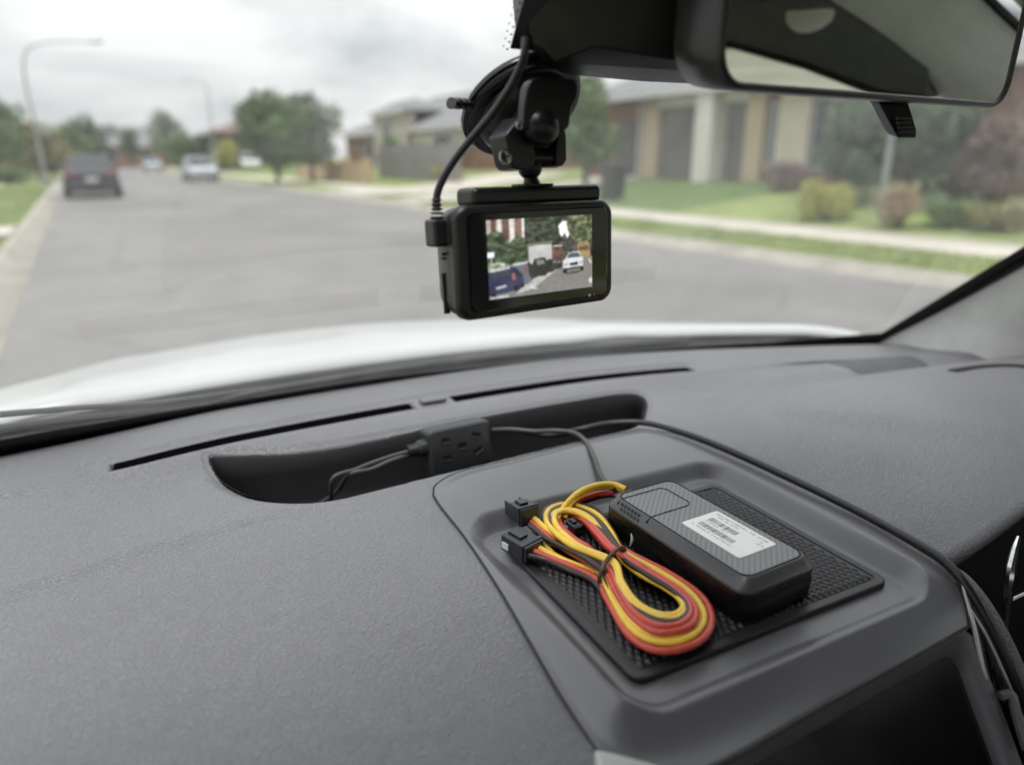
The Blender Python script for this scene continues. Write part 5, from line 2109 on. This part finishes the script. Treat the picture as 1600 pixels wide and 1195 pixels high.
# ---- parked cars -----------------------------------------------------------
def car(px, py, d, heading, paint, label, name='parked_car', ute=False):
    base = atd(px, py, d)
    base.z = .02 if -.7 < UV(base)[0] < 8.3 else gz(UV(base)[0]) + .03
    root = thing(name, label, 'car', base, 'cars in the street')
    mt4 = Matrix.Translation(base) @ Matrix.Rotation(RA + heading, 4, 'Z')

    def mb():
        b = MB()
        b.m = mt4
        return b

    def ring(y, w, z0, zs, zb):
        return [Vector((-w * .90, y, z0)), Vector((-w, y, z0 + .16)), Vector((-w, y, zs)), Vector((-w * .93, y, zb)), Vector((w * .93, y, zb)), Vector((w, y, zs)), Vector((w, y, z0 + .16)), Vector((w * .90, y, z0))]
    b = mb()
    b.loft([ring(-2.12, .70, .42, .66, .82), ring(-2.02, .84, .28, .74, .98), ring(-1.5, .89, .22, .78, 1.02), ring(0, .90, .20, .78, .98), ring(.95, .89, .20, .76, .97), ring(1.6, .87, .22, .72, .88), ring(1.98, .82, .28, .66, .78), ring(2.12, .66, .40, .58, .68)])
    b.build('body', paint, root, smooth=True, bevel=.03, seg=2)
    b = mb()
    if ute:
        yb0, yb1, yt0, yt1 = -.35, 1.05, -.25, .35
    else:
        yb0, yb1, yt0, yt1 = -1.98, 1.08, -1.55, .22
    b.loft([[Vector((sx * .80, y, .96)) for sx, y in ((-1, yb0), (1, yb0), (1, yb1), (-1, yb1))], [Vector((sx * .62, y, 1.44)) for sx, y in ((-1, yt0), (1, yt0), (1, yt1), (-1, yt1))]])
    b.build('window_band', 'carglass', root, bevel=.03)
    b = mb()
    b.loft([[Vector((sx * .635, y, 1.43)) for sx, y in ((-1, yt0 - .03), (1, yt0 - .03), (1, yt1 + .03), (-1, yt1 + .03))], [Vector((sx * .56, y, 1.50)) for sx, y in ((-1, yt0 + .1), (1, yt0 + .1), (1, yt1 - .12), (-1, yt1 - .12))]])
    b.build('roof_panel', paint, root, bevel=.03, seg=3)
    for sx in (-1, 1):
        for (ya, yc) in ((yb0, yt0), (yb1, yt1), ((yb0 + yb1) / 2 - .1, (yt0 + yt1) / 2)):
            b = mb()
            b.tube([Vector((sx * .805, ya, .96)), Vector((sx * .625, yc, 1.45))], .035, 6)
            b.build('roof_pillar', paint, root, smooth=True)
        b = mb()
        b.box((sx * .97, .80, 1.02), (.16, .09, .12))
        b.build('door_mirror', paint, root, bevel=.03)
        for yy_ in (-1.32, 1.32):
            b = MB()
            b.m = mt4 @ Matrix.Translation((sx * .82, yy_, .31)) @ Matrix.Rotation(math.pi / 2, 4, 'Y')
            b.lathe([(.20, -.10), (.30, -.10), (.315, -.06), (.315, .06), (.30, .10), (.20, .10)], 20)
            w_ = b.build('wheel', 'tyre', root, smooth=True, angle=40)
            b = MB()
            b.m = mt4 @ Matrix.Translation((sx * .93, yy_, .31)) @ Matrix.Rotation(math.pi / 2, 4, 'Y')
            b.lathe([(.19, -.015), (.19, .015)], 14)
            b.build('rim', 'rim', w_)
        b = mb()
        b.box((sx * .66, -2.07, .84), (.26, .14, .20))
        b.build('tail_lamp', 'lampred', root, bevel=.03)
        b = mb()
        b.box((sx * .62, 2.00, .68), (.32, .16, .13))
        b.build('head_lamp', 'lampclear', root, bevel=.03)
    b = mb()
    b.box((0, -2.10, .48), (1.5, .12, .16))
    b.build('bumper', paint, root, bevel=.04)
    b = mb()
    b.box((0, 2.08, .44), (1.45, .12, .18))
    b.build('bumper', paint, root, bevel=.04)
    b = mb()
    b.box((0, 2.11, .60), (.8, .05, .10))
    b.build('grille', 'tyre', root, bevel=.01)
    for y, z in ((-2.135, .68), (2.15, .42)):
        b = mb()
        b.box((0, y, z), (.38, .02, .12))
        b.build('number_plate', 'plate', root)
    return root


car(147, 309, 26.9, 0, 'cardark', 'dark hatchback parked at the left kerb, seen from behind')
car(314, 287, 46, math.pi, 'carsilver', 'silver car parked on the right of the road, facing the viewer')
car(240, 272, 82, math.pi, 'carsilver', 'small far silver car near the end of the street')
car(394, 276, 66, math.pi - .19, 'carwhite', 'white car partly hidden behind the dense green tree')
